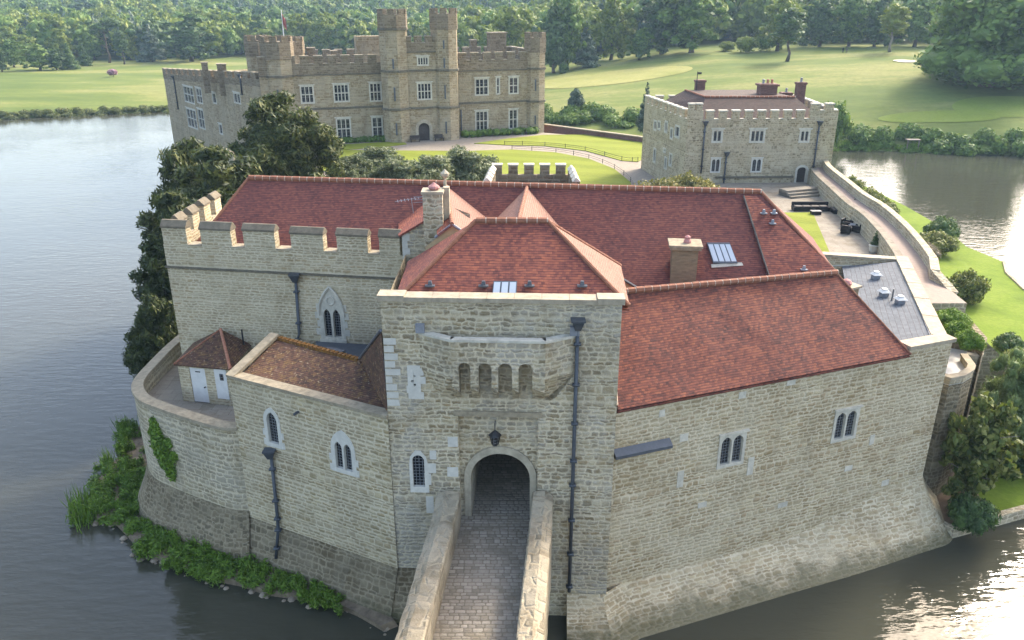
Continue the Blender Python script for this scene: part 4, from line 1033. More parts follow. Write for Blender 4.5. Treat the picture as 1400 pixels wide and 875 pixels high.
bd.build('roadway', M['cobble'], BR)
random.seed(11)
for sg_, oi, oo in ((-1, -1.62, -2.68), (1, 1.66, 2.62)):
    pb = MB(); yy = 30.75; rows = []
    while yy > 11:
        j = lambda: random.uniform(-.022, .022)
        zt_ = 6.95 - .0 * (30 - yy)
        if yy > 29.5: zt_ += .35 * (yy - 29.5) / 1.25
        rows.append([bq(yy, oo + j(), 2.5), bq(yy, oo + j(), zt_ - .20 + j()), bq(yy, oo * .60 + oi * .40 + j(), zt_ + j()), bq(yy, oi * .93 + oo * .07 + j(), zt_ - .05 + j()), bq(yy, oi + j() * .5, zt_ - .12 + j()), bq(yy, oi, 5.2)])
        yy -= .45
    for r0_, r1_ in zip(rows, rows[1:]):
        for i in range(5): pb.face([r0_[i], r0_[i + 1], r1_[i + 1], r1_[i]], 0, Vector((0, 0, 1)) if 0 < i < 4 else Vector((oo if i == 0 else -oo, 0, 0)))
    pb.face(rows[0], 0, Vector((0, 1, 0)))
    pb.build('parapet', M['stone_bridge'], BR)

# =================================================================== TERRACE, HUT, IVY
tp_ = [atz(u, v, 8.0) for u, v in ((248, 455), (226, 474), (203, 497), (186, 516), (181, 530), (190, 545), (214, 556), (255, 570), (300, 583))] + [Vector((WG.pt(.03, 0, .0).x, WG.pt(.03, 0, .0).y, 8.0))]
def catmull(P, n=4):
    out = []
    for i in range(len(P) - 1):
        a, b, c, d = P[max(i - 1, 0)], P[i], P[i + 1], P[min(i + 2, len(P) - 1)]
        for k in range(n):
            t = k / n; out.append(.5 * ((2 * b) + (c - a) * t + (2 * a - 5 * b + 4 * c - d) * t * t + (3 * b - a - 3 * c + d) * t ** 3))
    return out + [P[-1]]
tc_ = catmull(tp_)
TW = thing('terrace_wall', 'curved grey stone retaining wall with brown coping round the left terrace', 'wall', (tp_[4].x, tp_[4].y, 0))
def normals(P):
    out = []
    for i in range(len(P)):
        d = P[min(i + 1, len(P) - 1)] - P[max(i - 1, 0)]; out.append(Vector((d.y, -d.x, 0)).normalized())
    return out
tn = [-n if n.dot(Vector((0, 1, 0)) + Vector((1, 0, 0))) > 0 else n for n in normals(tc_)]
tw_ = MB(); tcp = MB(); tdk = MB()
for i in range(len(tc_) - 1):
    a, b, n, m = tc_[i], tc_[i + 1], tn[i], tn[i + 1]
    V = lambda p, nn, o, z: Vector((p.x + nn.x * o, p.y + nn.y * o, z))
    tw_.face([V(a, n, 0, 3.0), V(b, m, 0, 3.0), V(b, m, 0, 7.84), V(a, n, 0, 7.84)], 0, n)
    tw_.face([V(a, n, -.5, 6.5), V(b, m, -.5, 6.5), V(b, m, -.5, 7.84), V(a, n, -.5, 7.84)], 0, -n)
    tcp.hull8([V(a, n, .08, 7.84), V(b, m, .08, 7.84), V(b, m, -.58, 7.84), V(a, n, -.58, 7.84)], [V(a, n, .06, 8.0), V(b, m, .06, 8.0), V(b, m, -.56, 8.02), V(a, n, -.56, 8.02)])
    pr = [(0, 3.02), (.35, 2.0), (.85, .9), (1.2, -.6)]
    for (o1, z1_), (o2, z2_) in zip(pr, pr[1:]): tdk.face([V(a, n, o1, z1_), V(a, n, o2, z2_), V(b, m, o2, z2_), V(b, m, o1, z1_)], 0, n)
tw_.build('wall_face', M['stone_terrace'], TW); tcp.build('coping', M['coping'], TW); tdk.build('dark_footing', M['stone_dark'], TW)
tf_ = MB(); tf_.prism([(p.x - n.x * .5, p.y - n.y * .5) for p, n in zip(tc_, tn)] + [(-13.2, 36.2), (-12, 42), (-19.6, 43.3), (-19.6, 50)], 6.3, 6.9); struct(tf_.build('terrace_paving', M['flags']))

HT = thing('stone_hut', 'small stone hut with pyramid tiled roof and white door on the terrace', 'hut', (-17, 41, 6.9))
hL, hF, hR = atz(237, 498, 9.25), atz(315, 505, 9.25), atz(338, 481, 9.25)
HFW = Wall((hL.x + .15, hL.y + .15), (hF.x - .12, hF.y + .15))
a, _ = HFW.sz(264, 540); b, _ = HFW.sz(285, 540); c0, _ = HFW.sz(293, 510); d0, _ = HFW.sz(309, 510)
dz = 9.05
hm = MB(); door_h = rect(a, b, 6.9, dz)
hm.panel(HFW, rect(0, HFW.L, 6.9, 9.3), [door_h], .12)
hback = 43.0
for p_, q_ in ((HFW.b, Vector((HFW.b.x + .1, hback - .5, 0))), (Vector((HFW.a.x, hback, 0)), HFW.a)):
    w = Wall(p_, q_); hm.panel(w, rect(0, w.L, 6.9, 9.3))
hm.build('wall', M['stone_chapel'], HT)
hd = MB(); hd.wbox(HFW, a + .01, b - .01, 6.92, dz - .01, -.12, -.05); DOOR = hd.build('door', M['render_white'], HT)
hd = MB(); hd.tube([HFW.pt(b - .15, 7.9, -.05), HFW.pt(b - .15, 7.9, .05)], .04, 8); hd.wbox(HFW, a + .35, a + .65, 8.78, 8.84, -.05, -.035); hd.build('door_handle', M['iron'], DOOR)
hd = MB(); hd.wbox(HFW, c0, d0, 7.3, 9.2, -.03, .02); PAN = hd.build('white_panel', M['render_white'], HT)
hd = MB(); hd.wbox(HFW, (c0 + d0) / 2 - .05, d0 - .18, 8.45, 8.85, 0, .03); hd.build('window', M['glass_lead'], PAN)
ap = aty(301.5, 450, 42.3); hr = MB()
b1, b2 = Vector((hL.x, hback + .1, 9.25)), Vector((hR.x, hback - .2, 9.25))
hr.slab([hL, hF, ap], .1); hr.slab([hF, b2, ap], .1); hr.slab([b1, hL, ap], .1); hr.slab([b2, b1, ap], .1); hr.build('roof', M['tile_old'], HT)
ridge_tiles(HT, hF, ap, .09, .2, 'hip_tiles', ('terracotta', 'ridge')); ridge_tiles(HT, hL, ap, .05, .2, 'hip_tiles', ('ridge', 'ridge'))
hv = MB(); q_ = aty(333, 470, 42.3); hv.tube([q_ - Vector((0, 0, .6)), q_ + Vector((0, 0, .9))], .05, 8); hv.build('vent_pipe', M['iron'], HT)

# =================================================================== CURTAIN WALL AND PATIO (right)
PZ = 8.8
pt_ = MB(); pt_.prism([(24.5, 54.1), (27.5, 54.1), (30.2, 62), (31.3, 72), (32.6, 83), (33.5, 92), (20, 92), (20, 62)], CZ - .3, PZ); struct(pt_.build('patio_paving', M['flags']))
lz_ = MB(); pl_ = [atz(u, v, PZ) for u, v in ((1060, 291), (1111, 290.5), (1135, 347), (1100, 400), (1030, 330))]; lz_.prism([(p.x, p.y) for p in pl_], PZ - .1, PZ + .03); struct(lz_.build('patio_lawn', M['lawn']))
CW = thing('curtain_wall', 'long curved stone curtain wall with wall walk running to the tower house', 'wall', (30, 70, 0))
WZ = 10.5
inner = [Vector((27.55, 53.9, 0)), Vector((28.6, 57.5, 0)), Vector((29.9, 63, 0)), Vector((30.9, 69, 0)), Vector((31.1, 73, 0)), Vector((31.9, 79, 0)), Vector((33.0, 87, 0)), Vector((34.4, 92, 0))]
inner = catmull(inner, 3); inn_n = normals(inner)   # right of travel = outside (+x)
cw = MB(); cwk = MB(); cwp = MB(); cpc = MB()
parz = lambda i: 11.3
V = lambda p, nn, o, z: Vector((p.x + nn.x * o, p.y + nn.y * o, z))
Wd = [1.75 - .55 * i / (len(inner) - 1) for i in range(len(inner))]
for i in range(len(inner) - 1):
    a, b, n, m, w0, w1 = inner[i], inner[i + 1], inn_n[i], inn_n[i + 1], Wd[i], Wd[i + 1]
    cw.face([V(a, n, 0, 6), V(b, m, 0, 6), V(b, m, 0, WZ), V(a, n, 0, WZ)], 0, -n)
    cwk.face([V(a, n, 0, WZ), V(b, m, 0, WZ), V(b, m, .55, WZ), V(a, n, .55, WZ)], 1, Vector((0, 0, 1)))
    cwk.face([V(a, n, .55, WZ), V(b, m, .55, WZ), V(b, m, w1, WZ), V(a, n, w0, WZ)], 0, Vector((0, 0, 1)))
    cwp.face([V(a, n, w0, WZ - .1), V(b, m, w1, WZ - .1), V(b, m, w1, 11.2), V(a, n, w0, 11.2)], 0, -n)
    cwp.face([V(a, n, w0 + .45, -1), V(b, m, w1 + .45, -1), V(b, m, w1 + .45, 11.2), V(a, n, w0 + .45, 11.2)], 0, n)
    cpc.hull8([V(a, n, w0 - .05, 11.2), V(a, n, w0 + .52, 11.2), V(b, m, w1 + .52, 11.2), V(b, m, w1 - .05, 11.2)], [V(a, n, w0 - .03, 11.32), V(a, n, w0 + .5, 11.32), V(b, m, w1 + .5, 11.32), V(b, m, w1 - .03, 11.32)])
# the near stretch beside the slate roof, its parapet stepping down
near = [ER.pt(0.8, 0, 1.9), ER.pt(4, 0, 1.75), ER.pt(9, 0, 1.6), ER.pt(13, 0, 1.65), V(inner[0], inn_n[0], Wd[0], 0)]
near = [Vector((34.6, 48.2, 0)), Vector((31.3, 48.5, 0)), Vector((28.5, 48.7, 0)), Vector((28.2, 51, 0)), V(inner[0], inn_n[0], Wd[0], 0)]
nz = [4.2, 7.1, 10.4, 11.2, 11.32]
for i in range(4):
    a, b = near[i], near[i + 1]; w = Wall(a, b)
    za_, zb_ = nz[i], nz[i + 1]
    cwp.hull8([V(a, w.n, 0, .2), V(a, w.n, .45, .2), V(b, w.n, .45, .2), V(b, w.n, 0, .2)], [V(a, w.n, 0, za_ - .12), V(a, w.n, .45, za_ - .12), V(b, w.n, .45, zb_ - .12), V(b, w.n, 0, zb_ - .12)])
    cpc.hull8([V(a, w.n, -.05, za_ - .12), V(a, w.n, .52, za_ - .12), V(b, w.n, .52, zb_ - .12), V(b, w.n, -.05, zb_ - .12)], [V(a, w.n, -.05, za_), V(a, w.n, .52, za_), V(b, w.n, .52, zb_), V(b, w.n, -.05, zb_)])
cw.prism([(24.9, 46.4), (28.3, 46.4), (28.5, 48.7), (28.2, 51), (near[4].x, near[4].y), (27.95, 53.9)], 9.6, WZ - .01); cwk.face([(p_[0], p_[1], WZ) for p_ in ((24.9, 46.42), (28.28, 46.42), (28.48, 48.7), (28.18, 51), (near[4].x, near[4].y), (27.95, 53.9))], 0, Vector((0, 0, 1)))
cw.build('inner_face', M['stone_terrace'], CW); cwk.build('wall_walk', [M['path_pink'], M['flags']], CW); cwp.build('outer_parapet', M['stone_terrace'], CW); cpc.build('coping', M['stone_terrace'], CW)
# small corner bastion with a white floor
BS = thing('corner_bastion', 'small angular stone bastion with buff coping and white floor at the right corner', 'bastion', (25.5, 42, 0))
bpx = [(1287, 512), (1300, 516), (1318, 513), (1331, 505), (1333, 499), (1322, 484), (1337, 487), (1344, 484), (1327, 461), (1303, 457)]
bp_ = [atz(u, v, 8.6) for u, v in bpx]
bs = MB(); bs.prism([(p.x, p.y) for p in bp_], -.5, 8.1); bs.build('wall', M['stone_dark'], BS)
bs = MB(); cxb = sum(p.x for p in bp_) / len(bp_); cyb = sum(p.y for p in bp_) / len(bp_)
bs.prism([(p.x, p.y) for p in bp_], 8.1, 8.15); bs.build('floor', M['render_white'], BS)
bs = MB(); bc = MB()
for i in range(len(bp_) - 1):
    w = Wall(bp_[i], bp_[i + 1])
    if w.L < .05: continue
    bs.wbox(w, 0, w.L, 8.1, 8.45, -.30, 0.0); bc.wbox(w, -.02, w.L + .02, 8.45 + .002 * i, 8.6 + .002 * i, -.36, .05)
bs.build('parapet', M['stone_terrace'], BS); bc.build('coping', M['coping_pale'], BS)

# patio furniture
def armchair(u, v, rz, label, group='black rattan armchairs on the patio'):
    p = atz(u, v, PZ); t = thing('armchair', label, 'armchair', p, group)
    Mx = Matrix.Translation(p) @ Matrix.Rotation(rz, 4, 'Z')
    def bx(name, c, s, mat): mb = MB(); mb.box(Mx @ Vector(c), s, rz); mb.build(name, M[mat], t, bevel=.03)
    bx('seat', (0, 0, .22), (.8, .8, .36), 'black'); bx('cushion', (0, -.02, .44), (.58, .6, .10), 'wood_dark')
    bx('backrest', (0, .36, .52), (.84, .14, .56), 'black'); bx('armrest', (-.37, -.05, .42), (.13, .7, .36), 'black'); bx('armrest', (.37, -.05, .42), (.13, .7, .36), 'black')
armchair(1157, 311, .8, 'black rattan armchair on the patio, back left of the four')
armchair(1169, 309, -.6, 'black rattan armchair on the patio, back right by the wall')
armchair(1156, 319, 2.6, 'black rattan armchair on the patio, front left of the four')
armchair(1172, 317, -2.4, 'black rattan armchair on the patio, front right of the four')
p = atz(1164, 313, PZ); T_ = thing('patio_table', 'low square table between the four black armchairs', 'table', p)
mb = MB(); mb.box(p + Vector((0, 0, .43)), (.7, .7, .05)); mb.build('tabletop', M['lead'], T_)
for sx_, sy_ in ((-.28, -.28), (.28, -.28), (.28, .28), (-.28, .28)): mb = MB(); mb.box(p + Vector((sx_, sy_, .2)), (.06, .06, .4)); mb.build('leg', M['black'], T_)
p = atz(1118, 289, PZ); S_ = thing('corner_sofa', 'long black rattan corner sofa against the patio wall', 'sofa', p)
for nm, c, s in (('seat', (-.6, .3, .22), (3.6, .85, .4)), ('backrest', (-.6, .72, .5), (3.6, .16, .62)), ('chaise', (1.55, -.45, .22), (.85, 1.5, .4)), ('backrest', (1.95, -.4, .5), (.16, 1.9, .62))):
    mb = MB(); mb.box(p + Vector(c), s); mb.build(nm, M['black'], S_, bevel=.04)
for k in range(4): mb = MB(); mb.box(p + Vector((-1.9 + k * .82, .25, .47)), (.76, .7, .11)); mb.build('cushion', M['wood_dark'], S_, bevel=.03)
p = atz(1115, 293, PZ); T_ = thing('coffee_table', 'low black coffee table in front of the corner sofa', 'table', p)
mb = MB(); mb.box(p + Vector((0, 0, .33)), (1.0, .62, .06)); mb.build('tabletop', M['lead_dark'], T_)
mb = MB(); mb.box(p + Vector((0, 0, .15)), (.9, .52, .28)); mb.build('base', M['black'], T_)
sw = Wall(atz(1082, 272, PZ), atz(1127, 268, PZ)); 
STP = thing('patio_steps', 'low stone steps behind the corner sofa', 'steps', sw.pt(0, PZ))
for k in range(3): mb = MB(); mb.wbox(sw, 0, sw.L, PZ - .1, PZ + .22 + k * .22, -2.2, -.45 * k); mb.build('step', M['flags'], STP)

# =================================================================== FOLIAGE MESHES
def ico(n=1):
    bm = bmesh.new(); bmesh.ops.create_icosphere(bm, subdivisions=n, radius=1)
    v = np.array([p.co[:] for p in bm.verts]); f = np.array([[q.index for q in p.verts] for p in bm.faces]); bm.free(); return v, f
ICO_V, ICO_F = ico(2)
def leaf_mesh(name, blobs, n, size, mat, rng, core=.66, flat=0.0, shell=(.55, 1.12), droop=0.0, aspect=.62):
    """crown of leaf-sized faces spread through blobs (centre, radii); an uneven inner mass closes it"""
    C = np.array([b[0] for b in blobs], float); S = np.array([b[1] for b in blobs], float)
    wgt = (S[:, 0] * S[:, 1] + S[:, 0] * S[:, 2]) ; wgt /= wgt.sum()
    idx = rng.choice(len(blobs), n, p=wgt)
    d = rng.normal(size=(n, 3)); d /= np.linalg.norm(d, axis=1)[:, None]
    r = rng.uniform(shell[0], shell[1], n)[:, None]
    P = C[idx] + d * S[idx] * r
    keep = np.ones(n, bool)
    nn = d / S[idx]; nn /= np.linalg.norm(nn, axis=1)[:, None]
    nn = nn + rng.normal(size=(n, 3)) * .55; nn[:, 2] += flat; nn /= np.linalg.norm(nn, axis=1)[:, None]
    a = np.cross(nn, rng.normal(size=(n, 3))); a /= np.linalg.norm(a, axis=1)[:, None]
    b = np.cross(nn, a)
    sz = size * rng.uniform(.55, 1.3, n)[:, None]
    a = a * sz; b = b * sz * aspect
    a[:, 2] -= droop * sz[:, 0]
    q = np.stack([P - a, P - b * .9 + a * .1, P + a, P + b * .9 + a * .1], 1).reshape(-1, 3)
    vv = [q]; ff4 = np.arange(4 * n).reshape(n, 4); tris = []; base = 4 * n
    if core:
        for c, s in zip(C, S):
            ph = rng.uniform(0, 6, 3); dis = 1 + .16 * np.sin(ICO_V @ rng.normal(size=3) * 4 + ph[0]) + .10 * np.sin(ICO_V @ rng.normal(size=3) * 7 + ph[1])
            vv.append(c + ICO_V * s * core * dis[:, None]); tris.append(ICO_F + base); base += len(ICO_V)
    V_ = np.concatenate(vv); T_ = np.concatenate(tris) if tris else np.zeros((0, 3), int)
    return raw_mesh(name, V_, ff4, T_, mat)
def raw_mesh(name, V_, F4, F3, mat):
    me = bpy.data.meshes.new(name); me.vertices.add(len(V_)); me.vertices.foreach_set('co', V_.astype(np.float32).ravel())
    nl = F4.size + F3.size; me.loops.add(nl); me.loops.foreach_set('vertex_index', np.concatenate([F4.ravel(), F3.ravel()]).astype(np.int32))
    st = np.concatenate([np.arange(len(F4)) * 4, F4.size + np.arange(len(F3)) * 3]).astype(np.int32)
    me.polygons.add(len(st)); me.polygons.foreach_set('loop_start', st)
    me.materials.append(mat); me.update(); me.validate(); return me

def blobs_round(rng, R_, H_, z0, n=16, sub=.42):
    out = []
    for k in range(n):
        t = (k + .5) / n; zz = z0 + (H_ - z0) * (.12 + .80 * t); f = math.sin(math.pi * min(1, (.10 + .90 * t) * .92)) ** .6
        ang = k * 2.4 + rng.uniform(-.4, .4); rr = R_ * f * rng.uniform(.35, .68) * (1 if t < .9 else .3)
        s = R_ * sub * rng.uniform(.75, 1.2) * (.65 + .35 * f)
        out.append(((rr * math.cos(ang), rr * math.sin(ang), zz), (s * rng.uniform(.9, 1.25), s * rng.uniform(.9, 1.25), s * rng.uniform(.65, .95))))
    out.append(((0, 0, z0 + (H_ - z0) * .5), (R_ * .6, R_ * .6, (H_ - z0) * .42)))
    return out
def blobs_spiky(rng, R_, H_, z0, n=60):
    out = blobs_round(rng, R_ * .92, H_ * .95, z0, int(n * .55), .24)
    for k in range(n):
        t = rng.uniform(.03, 1); zz = z0 + (H_ - z0) * t; f = math.sin(math.pi * min(1, .16 + .80 * t)) ** .7
        ang = rng.uniform(0, 6.28); rr = R_ * f * rng.uniform(.75, 1.08); sz = R_ * rng.uniform(.08, .17)
        out.append(((rr * math.cos(ang), rr * math.sin(ang), zz), (sz * 1.3, sz * 1.3, sz * rng.uniform(.6, 1.3))))
    return out
def blobs_cone(rng, R_, H_, z0, n=22):
    out = []
    for k in range(n):
        t = k / (n - 1); zz = z0 + (H_ - z0) * t * .96; rad = R_ * (1 - t) ** .8 + .03 * R_
        ang = k * 2.4; rr = rad * .55
        s = max(rad * .55, R_ * .1)
        out.append(((rr * math.cos(ang), rr * math.sin(ang), zz), (s, s, s * .55 + (H_ - z0) * .02)))
    out.append(((0, 0, z0 + (H_ - z0) * .35), (R_ * .45, R_ * .45, (H_ - z0) * .36)))
    return out
def blobs_flat(rng, R_, H_, z0, n=13):
    out = []
    for k in range(n):
        t = rng.uniform(0, 1); ang = k * 2.4; rr = R_ * rng.uniform(.15, .75)
        out.append(((rr * math.cos(ang), rr * math.sin(ang), z0 + (H_ - z0) * (.25 + .7 * t * (1 - .5 * rr / R_))), (R_ * rng.uniform(.22, .4), R_ * rng.uniform(.22, .4), (H_ - z0) * .10)))
    return out
def blobs_dome(rng, R_, H_, n=14):
    out = []
    for k in range(n):
        ang = k * 2.4; rr = R_ * math.sqrt((k + .5) / n) * .78; zz = H_ * (.72 * math.sqrt(max(0, 1 - (rr / R_) ** 2)) ) * rng.uniform(.55, .95)
        s = R_ * rng.uniform(.24, .4)
        out.append(((rr * math.cos(ang), rr * math.sin(ang), max(zz, s * .5)), (s, s, s * .8)))
    out.append(((0, 0, H_ * .35), (R_ * .7, R_ * .7, H_ * .4)))
    return out
def trunk_mesh(name, H_, r, mat, rng, limbs=5, lean=.0, top=.7, spread=.35):
    mb = MB(); pts = [Vector((0, 0, -.3))]; n = 6
    for k in range(1, n + 1):
        t = k / n; pts.append(Vector((lean * H_ * t + rng.uniform(-.02, .02) * H_, rng.uniform(-.02, .02) * H_, H_ * top * t)))
    mb.tube(pts, [r * 1.35] + [r * (1 - .75 * k / n) for k in range(1, n + 1)], 8)
    for k in range(limbs):
        t = .35 + .55 * k / max(1, limbs); i = int(t * n); p = pts[i]; ang = k * 2.4 + 1
        e = p + Vector((math.cos(ang), math.sin(ang), .55)) * H_ * spread * rng.uniform(.6, 1.0)
        m = p.lerp(e, .5) + Vector((0, 0, H_ * .02)); mb.tube([p, m, e], [r * .42, r * .28, r * .1], 6)
    o = mb.build(name, mat); me = o.data; bpy.data.objects.remove(o); me.shade_smooth(); return me

RNG = np.random.default_rng(5)
KIND = {}
def kind(key, crown_name, blobs, n, size, mat, H_, R_, trunk=None, **kw):
    cm = leaf_mesh('crown_' + key, blobs, n, size, M[mat], RNG, **kw)
    KIND[key] = (cm, trunk, H_, R_)
def std_trunk(key, H_, r, mat='bark', **kw): return trunk_mesh('trunk_' + key, H_, r, M[mat], RNG, **kw)
for i_, (mt) in enumerate(('leaf_mid', 'leaf_bright', 'leaf_dark', 'leaf_olive', 'leaf_mid', 'leaf_bright')):
    kind('broad%d' % i_, 'crown', blobs_spiky(RNG, 5, 14, .5, 30), 4200, .50, mt, 14, 5, std_trunk('broad%d' % i_, 14, .38))
kind('conifer', 'crown', blobs_cone(RNG, 4, 16, 1.2), 3200, .42, 'leaf_blue', 16, 4, std_trunk('conifer', 16, .3, limbs=0, top=.85), droop=.3)
kind('conifer_dark', 'crown', blobs_cone(RNG, 4.2, 15, .6), 3400, .42, 'leaf_dark', 15, 4.2, std_trunk('conifer_dark', 15, .3, limbs=0, top=.85), droop=.25)
kind('pine', 'crown', blobs_flat(RNG, 5.5, 16, 8), 2600, .42, 'leaf_dark', 16, 5.5, std_trunk('pine', 16, .36, limbs=7, top=.9, spread=.22), core=.7)
kind('scots', 'crown', blobs_round(RNG, 4.6, 16, 5, 14, .34), 2400, .42, 'leaf_dark', 16, 4.6, std_trunk('scots', 16, .34, limbs=6, top=.9, spread=.2), core=.6)
kind('birch', 'crown', blobs_round(RNG, 3.6, 16, 5, 18, .36), 2200, .38, 'leaf_bright', 16, 3.6, std_trunk('birch', 16, .26, 'bark_pale', limbs=5, top=.85, spread=.16), core=.55)
kind('oak', 'crown', blobs_round(RNG, 10, 19, 3.0, 46, .24) + blobs_dome(RNG, 10.5, 9, 16), 15000, .5, 'leaf_mid', 19, 10, std_trunk('oak', 19, .95, limbs=9, top=.6, spread=.4))
kind('bush', 'crown', blobs_dome(RNG, 3, 4.5), 2400, .26, 'leaf_mid', 4.5, 3)
kind('bush_bright', 'crown', blobs_dome(RNG, 3, 4.5), 2400, .26, 'leaf_bright', 4.5, 3)
kind('bush_round', 'crown', blobs_round(RNG, 2.2, 5, .3, 14), 2600, .24, 'leaf_blue', 5, 2.2)
kind('yew', 'crown', blobs_spiky(RNG, 5, 12, .3, 80), 52000, .30, 'leaf_yew', 12, 5, std_trunk('yew', 12, .5, limbs=0), core=.5, shell=(.45, 1.35), aspect=.34, droop=.2)
kind('yew_tall', 'crown', blobs_spiky(RNG, 4.2, 16, 1.0, 90), 52000, .30, 'leaf_yew', 16, 4.2, std_trunk('yew_tall', 16, .45, limbs=0), core=.5, shell=(.45, 1.35), aspect=.34, droop=.2)
kind('olive_shrub', 'crown', blobs_spiky(RNG, 4, 7, .2, 40), 30000, .20, 'leaf_olive', 7, 4, std_trunk('olive_shrub', 7, .2, limbs=3), core=.5, shell=(.45, 1.35), aspect=.4)
kind('yellow_shrub', 'crown', blobs_dome(RNG, 3.5, 4, 18), 7000, .16, 'leaf_yellow', 4, 3.5)
kind('magnolia', 'crown', blobs_spiky(RNG, 2.3, 5.2, .5, 40), 6500, .20, 'leaf_magnolia', 5.2, 2.3, std_trunk('magnolia', 5.2, .10, 'bark_pale', limbs=9, top=.75, spread=.45), core=.45)
kind('willow', 'crown', blobs_spiky(RNG, 3, 6, .3, 50), 16000, .14, 'leaf_willow', 6, 3, std_trunk('willow', 6, .12, limbs=6), droop=.6, aspect=.3, core=.7)
kind('rhododendron', 'crown', blobs_dome(RNG, 2.5, 3.2, 18), 6000, .17, 'leaf_magnolia', 3.2, 2.5, core=.7)
kind('dark_shrub', 'crown', blobs_dome(RNG, 2.5, 3, 18), 6500, .15, 'leaf_dark', 3, 2.5, core=.75)
kind('green_shrub', 'crown', blobs_dome(RNG, 2.5, 3, 18), 6500, .15, 'weed', 3, 2.5, core=.7)
kind('twig_shrub', 'crown', blobs_dome(RNG, 2, 2.4, 14), 4500, .12, 'leaf_twig', 2.4, 2, core=.6, aspect=.3)
kind('cherry', 'crown', blobs_round(RNG, 3, 5, 1, 14), 2200, .3, 'leaf_pink', 5, 3, std_trunk('cherry', 5, .16))
kind('small_cone', 'crown', blobs_cone(RNG, .35, 1.2, .05, 12), 900, .07, 'leaf_dark', 1.2, .35)

USED = {}
def plant(name, key, p, h, r, label, cat, group=None, rz=None, ry=1.0):
    cm, tm, H_, R_ = KIND[key]
    t = thing(name, label, cat, p, group)
    t.rotation_euler = (0, 0, random.uniform(0, 6.28) if rz is None else rz)
    for nm, me in (('trunk', tm), ('crown' if tm or 'tree' in name else 'foliage', cm)):
        if me is None: continue
        o = bpy.data.objects.new(nm, me); COL.objects.link(o); o.parent = t
        o.scale = (r / R_, r * ry / R_, h / H_)
    return t
def tree_px(name, key, u, vb, vt, wpx, label, cat='tree', group=None, p=None, **kw):
    p = atg(u, vb) if p is None else Vector(p)
    top = aty(u, vt, p.y).z; d = ray(u, vb); t = p.y / d.y
    return plant(name, key, p, max(1, top - p.z), wpx / 2 / FPX * t, label, cat, group, **kw)

random.seed(21)
# --- trees standing around the gatehouse
ISL = lambda u, v, Y, z: Vector((aty(u, v, Y).x, Y, z))
plant('yew_tree', 'yew', Vector((-21.6, 76, CZ)), 12.0, 4.9, 'broad dark yew tree behind the left end of the red roof', 'tree')
plant('yew_tree', 'yew_tall', Vector((-24.6, 57, .4)), 14.6, 3.3, 'tall dark yew leaning over the water left of the battlements', 'tree')
plant('yew_tree', 'yew_tall', Vector((-23.4, 64, 1.0)), 16.0, 4.6, 'dark green yew between the battlements and the broad yew', 'tree')
plant('yew_tree', 'yew', Vector((-24.3, 51.5, .4)), 8.5, 2.6, 'low dark yew hugging the left corner wall by the water', 'tree')
plant('yew_tree', 'yew', Vector((-27.2, 68, .5)), 15.8, 4.4, 'spreading olive green yew between the tall yew and the broad yew', 'tree')
for u, Y, vt, r, lb in ((512, 86, 192, 4.3, 'grey green shrub left of the castle front door'), (585, 80, 203, 4.2, 'olive shrub in front of the castle door steps'), (640, 84, 194, 4.0, 'grey green feathery shrub by the courtyard path'), (548, 78, 207, 3.8, 'olive green shrub behind the long roof ridge'), (478, 80, 207, 3.2, 'dull green shrub beside the broad yew')):
    p = ISL(u, vt, Y, CZ); plant('shrub', 'olive_shrub', p, (aty(u, vt, Y).z - CZ) * .86, r, lb, 'shrub', 'shrubs behind the gatehouse roof')
for u, Y, vt, r, lb in ((905, 79, 245, 3.0, 'buff flowering shrub at the left foot of the tower house'), (945, 80, 237, 3.4, 'yellow flowering shrub at the foot of the tower house')):
    p = ISL(u, vt, Y, CZ); plant('shrub', 'yellow_shrub', p, (aty(u, vt, Y).z - CZ) * 1.25, r, lb, 'shrub')
# --- right bank shrubs
BZ = .55
def bankplant(key, u, vb, vt, wpx, lb, name='shrub', z=BZ, **kw):
    p = atz(u, vb, z); return tree_px(name, key, u, vb, vt, wpx, lb, 'shrub' if name == 'shrub' else 'tree', None, p, **kw)
bankplant('magnolia', 1322, 690, 552, 100, 'leggy magnolia with yellowish leaves beside the battered corner', 'magnolia_tree')
bankplant('willow', 1374, 634, 484, 125, 'feathery willow green shrub at the right edge')
bankplant('willow', 1410, 600, 470, 90, 'pale willow green shrub cut by the right edge')
bankplant('dark_shrub', 1325, 722, 672, 62, 'low dark green shrub at the foot of the magnolia')
bankplant('dark_shrub', 1385, 640, 590, 75, 'dark green shrub beneath the willow shrub')
bankplant('rhododendron', 1316, 412, 362, 62, 'pale flowering rhododendron on the lawn beside the curtain wall')
bankplant('dark_shrub', 1285, 330, 290, 46, 'dark pine like shrub on the shore by the lake')
bankplant('rhododendron', 1276, 346, 309, 62, 'light flecked shrub below the dark shore shrub')
bankplant('twig_shrub', 1262, 358, 324, 44, 'brown twiggy shrub beside the curtain wall')
bankplant('rhododendron', 1186, 292, 250, 52, 'light green shrub outside the curtain wall, midway to the tower house')
bankplant('rhododendron', 1160, 268, 236, 40, 'light green shrub outside the curtain wall near the tower house')
bankplant('rhododendron', 1206, 296, 268, 42, 'bushy light green shrub where the lawn begins by the lake')
bankplant('yellow_shrub', 1137, 252, 230, 22, 'yellowish bush at the right foot of the tower house')
bankplant('dark_shrub', 1378, 478, 452, 42, 'small dark shrub against the outside of the parapet')
bankplant('twig_shrub', 1228, 320, 300, 34, 'low reddish shrub outside the bend of the curtain wall')
bankplant('rhododendron', 1395, 520, 470, 60, 'pale leaved shrub outside the parapet at the right edge')
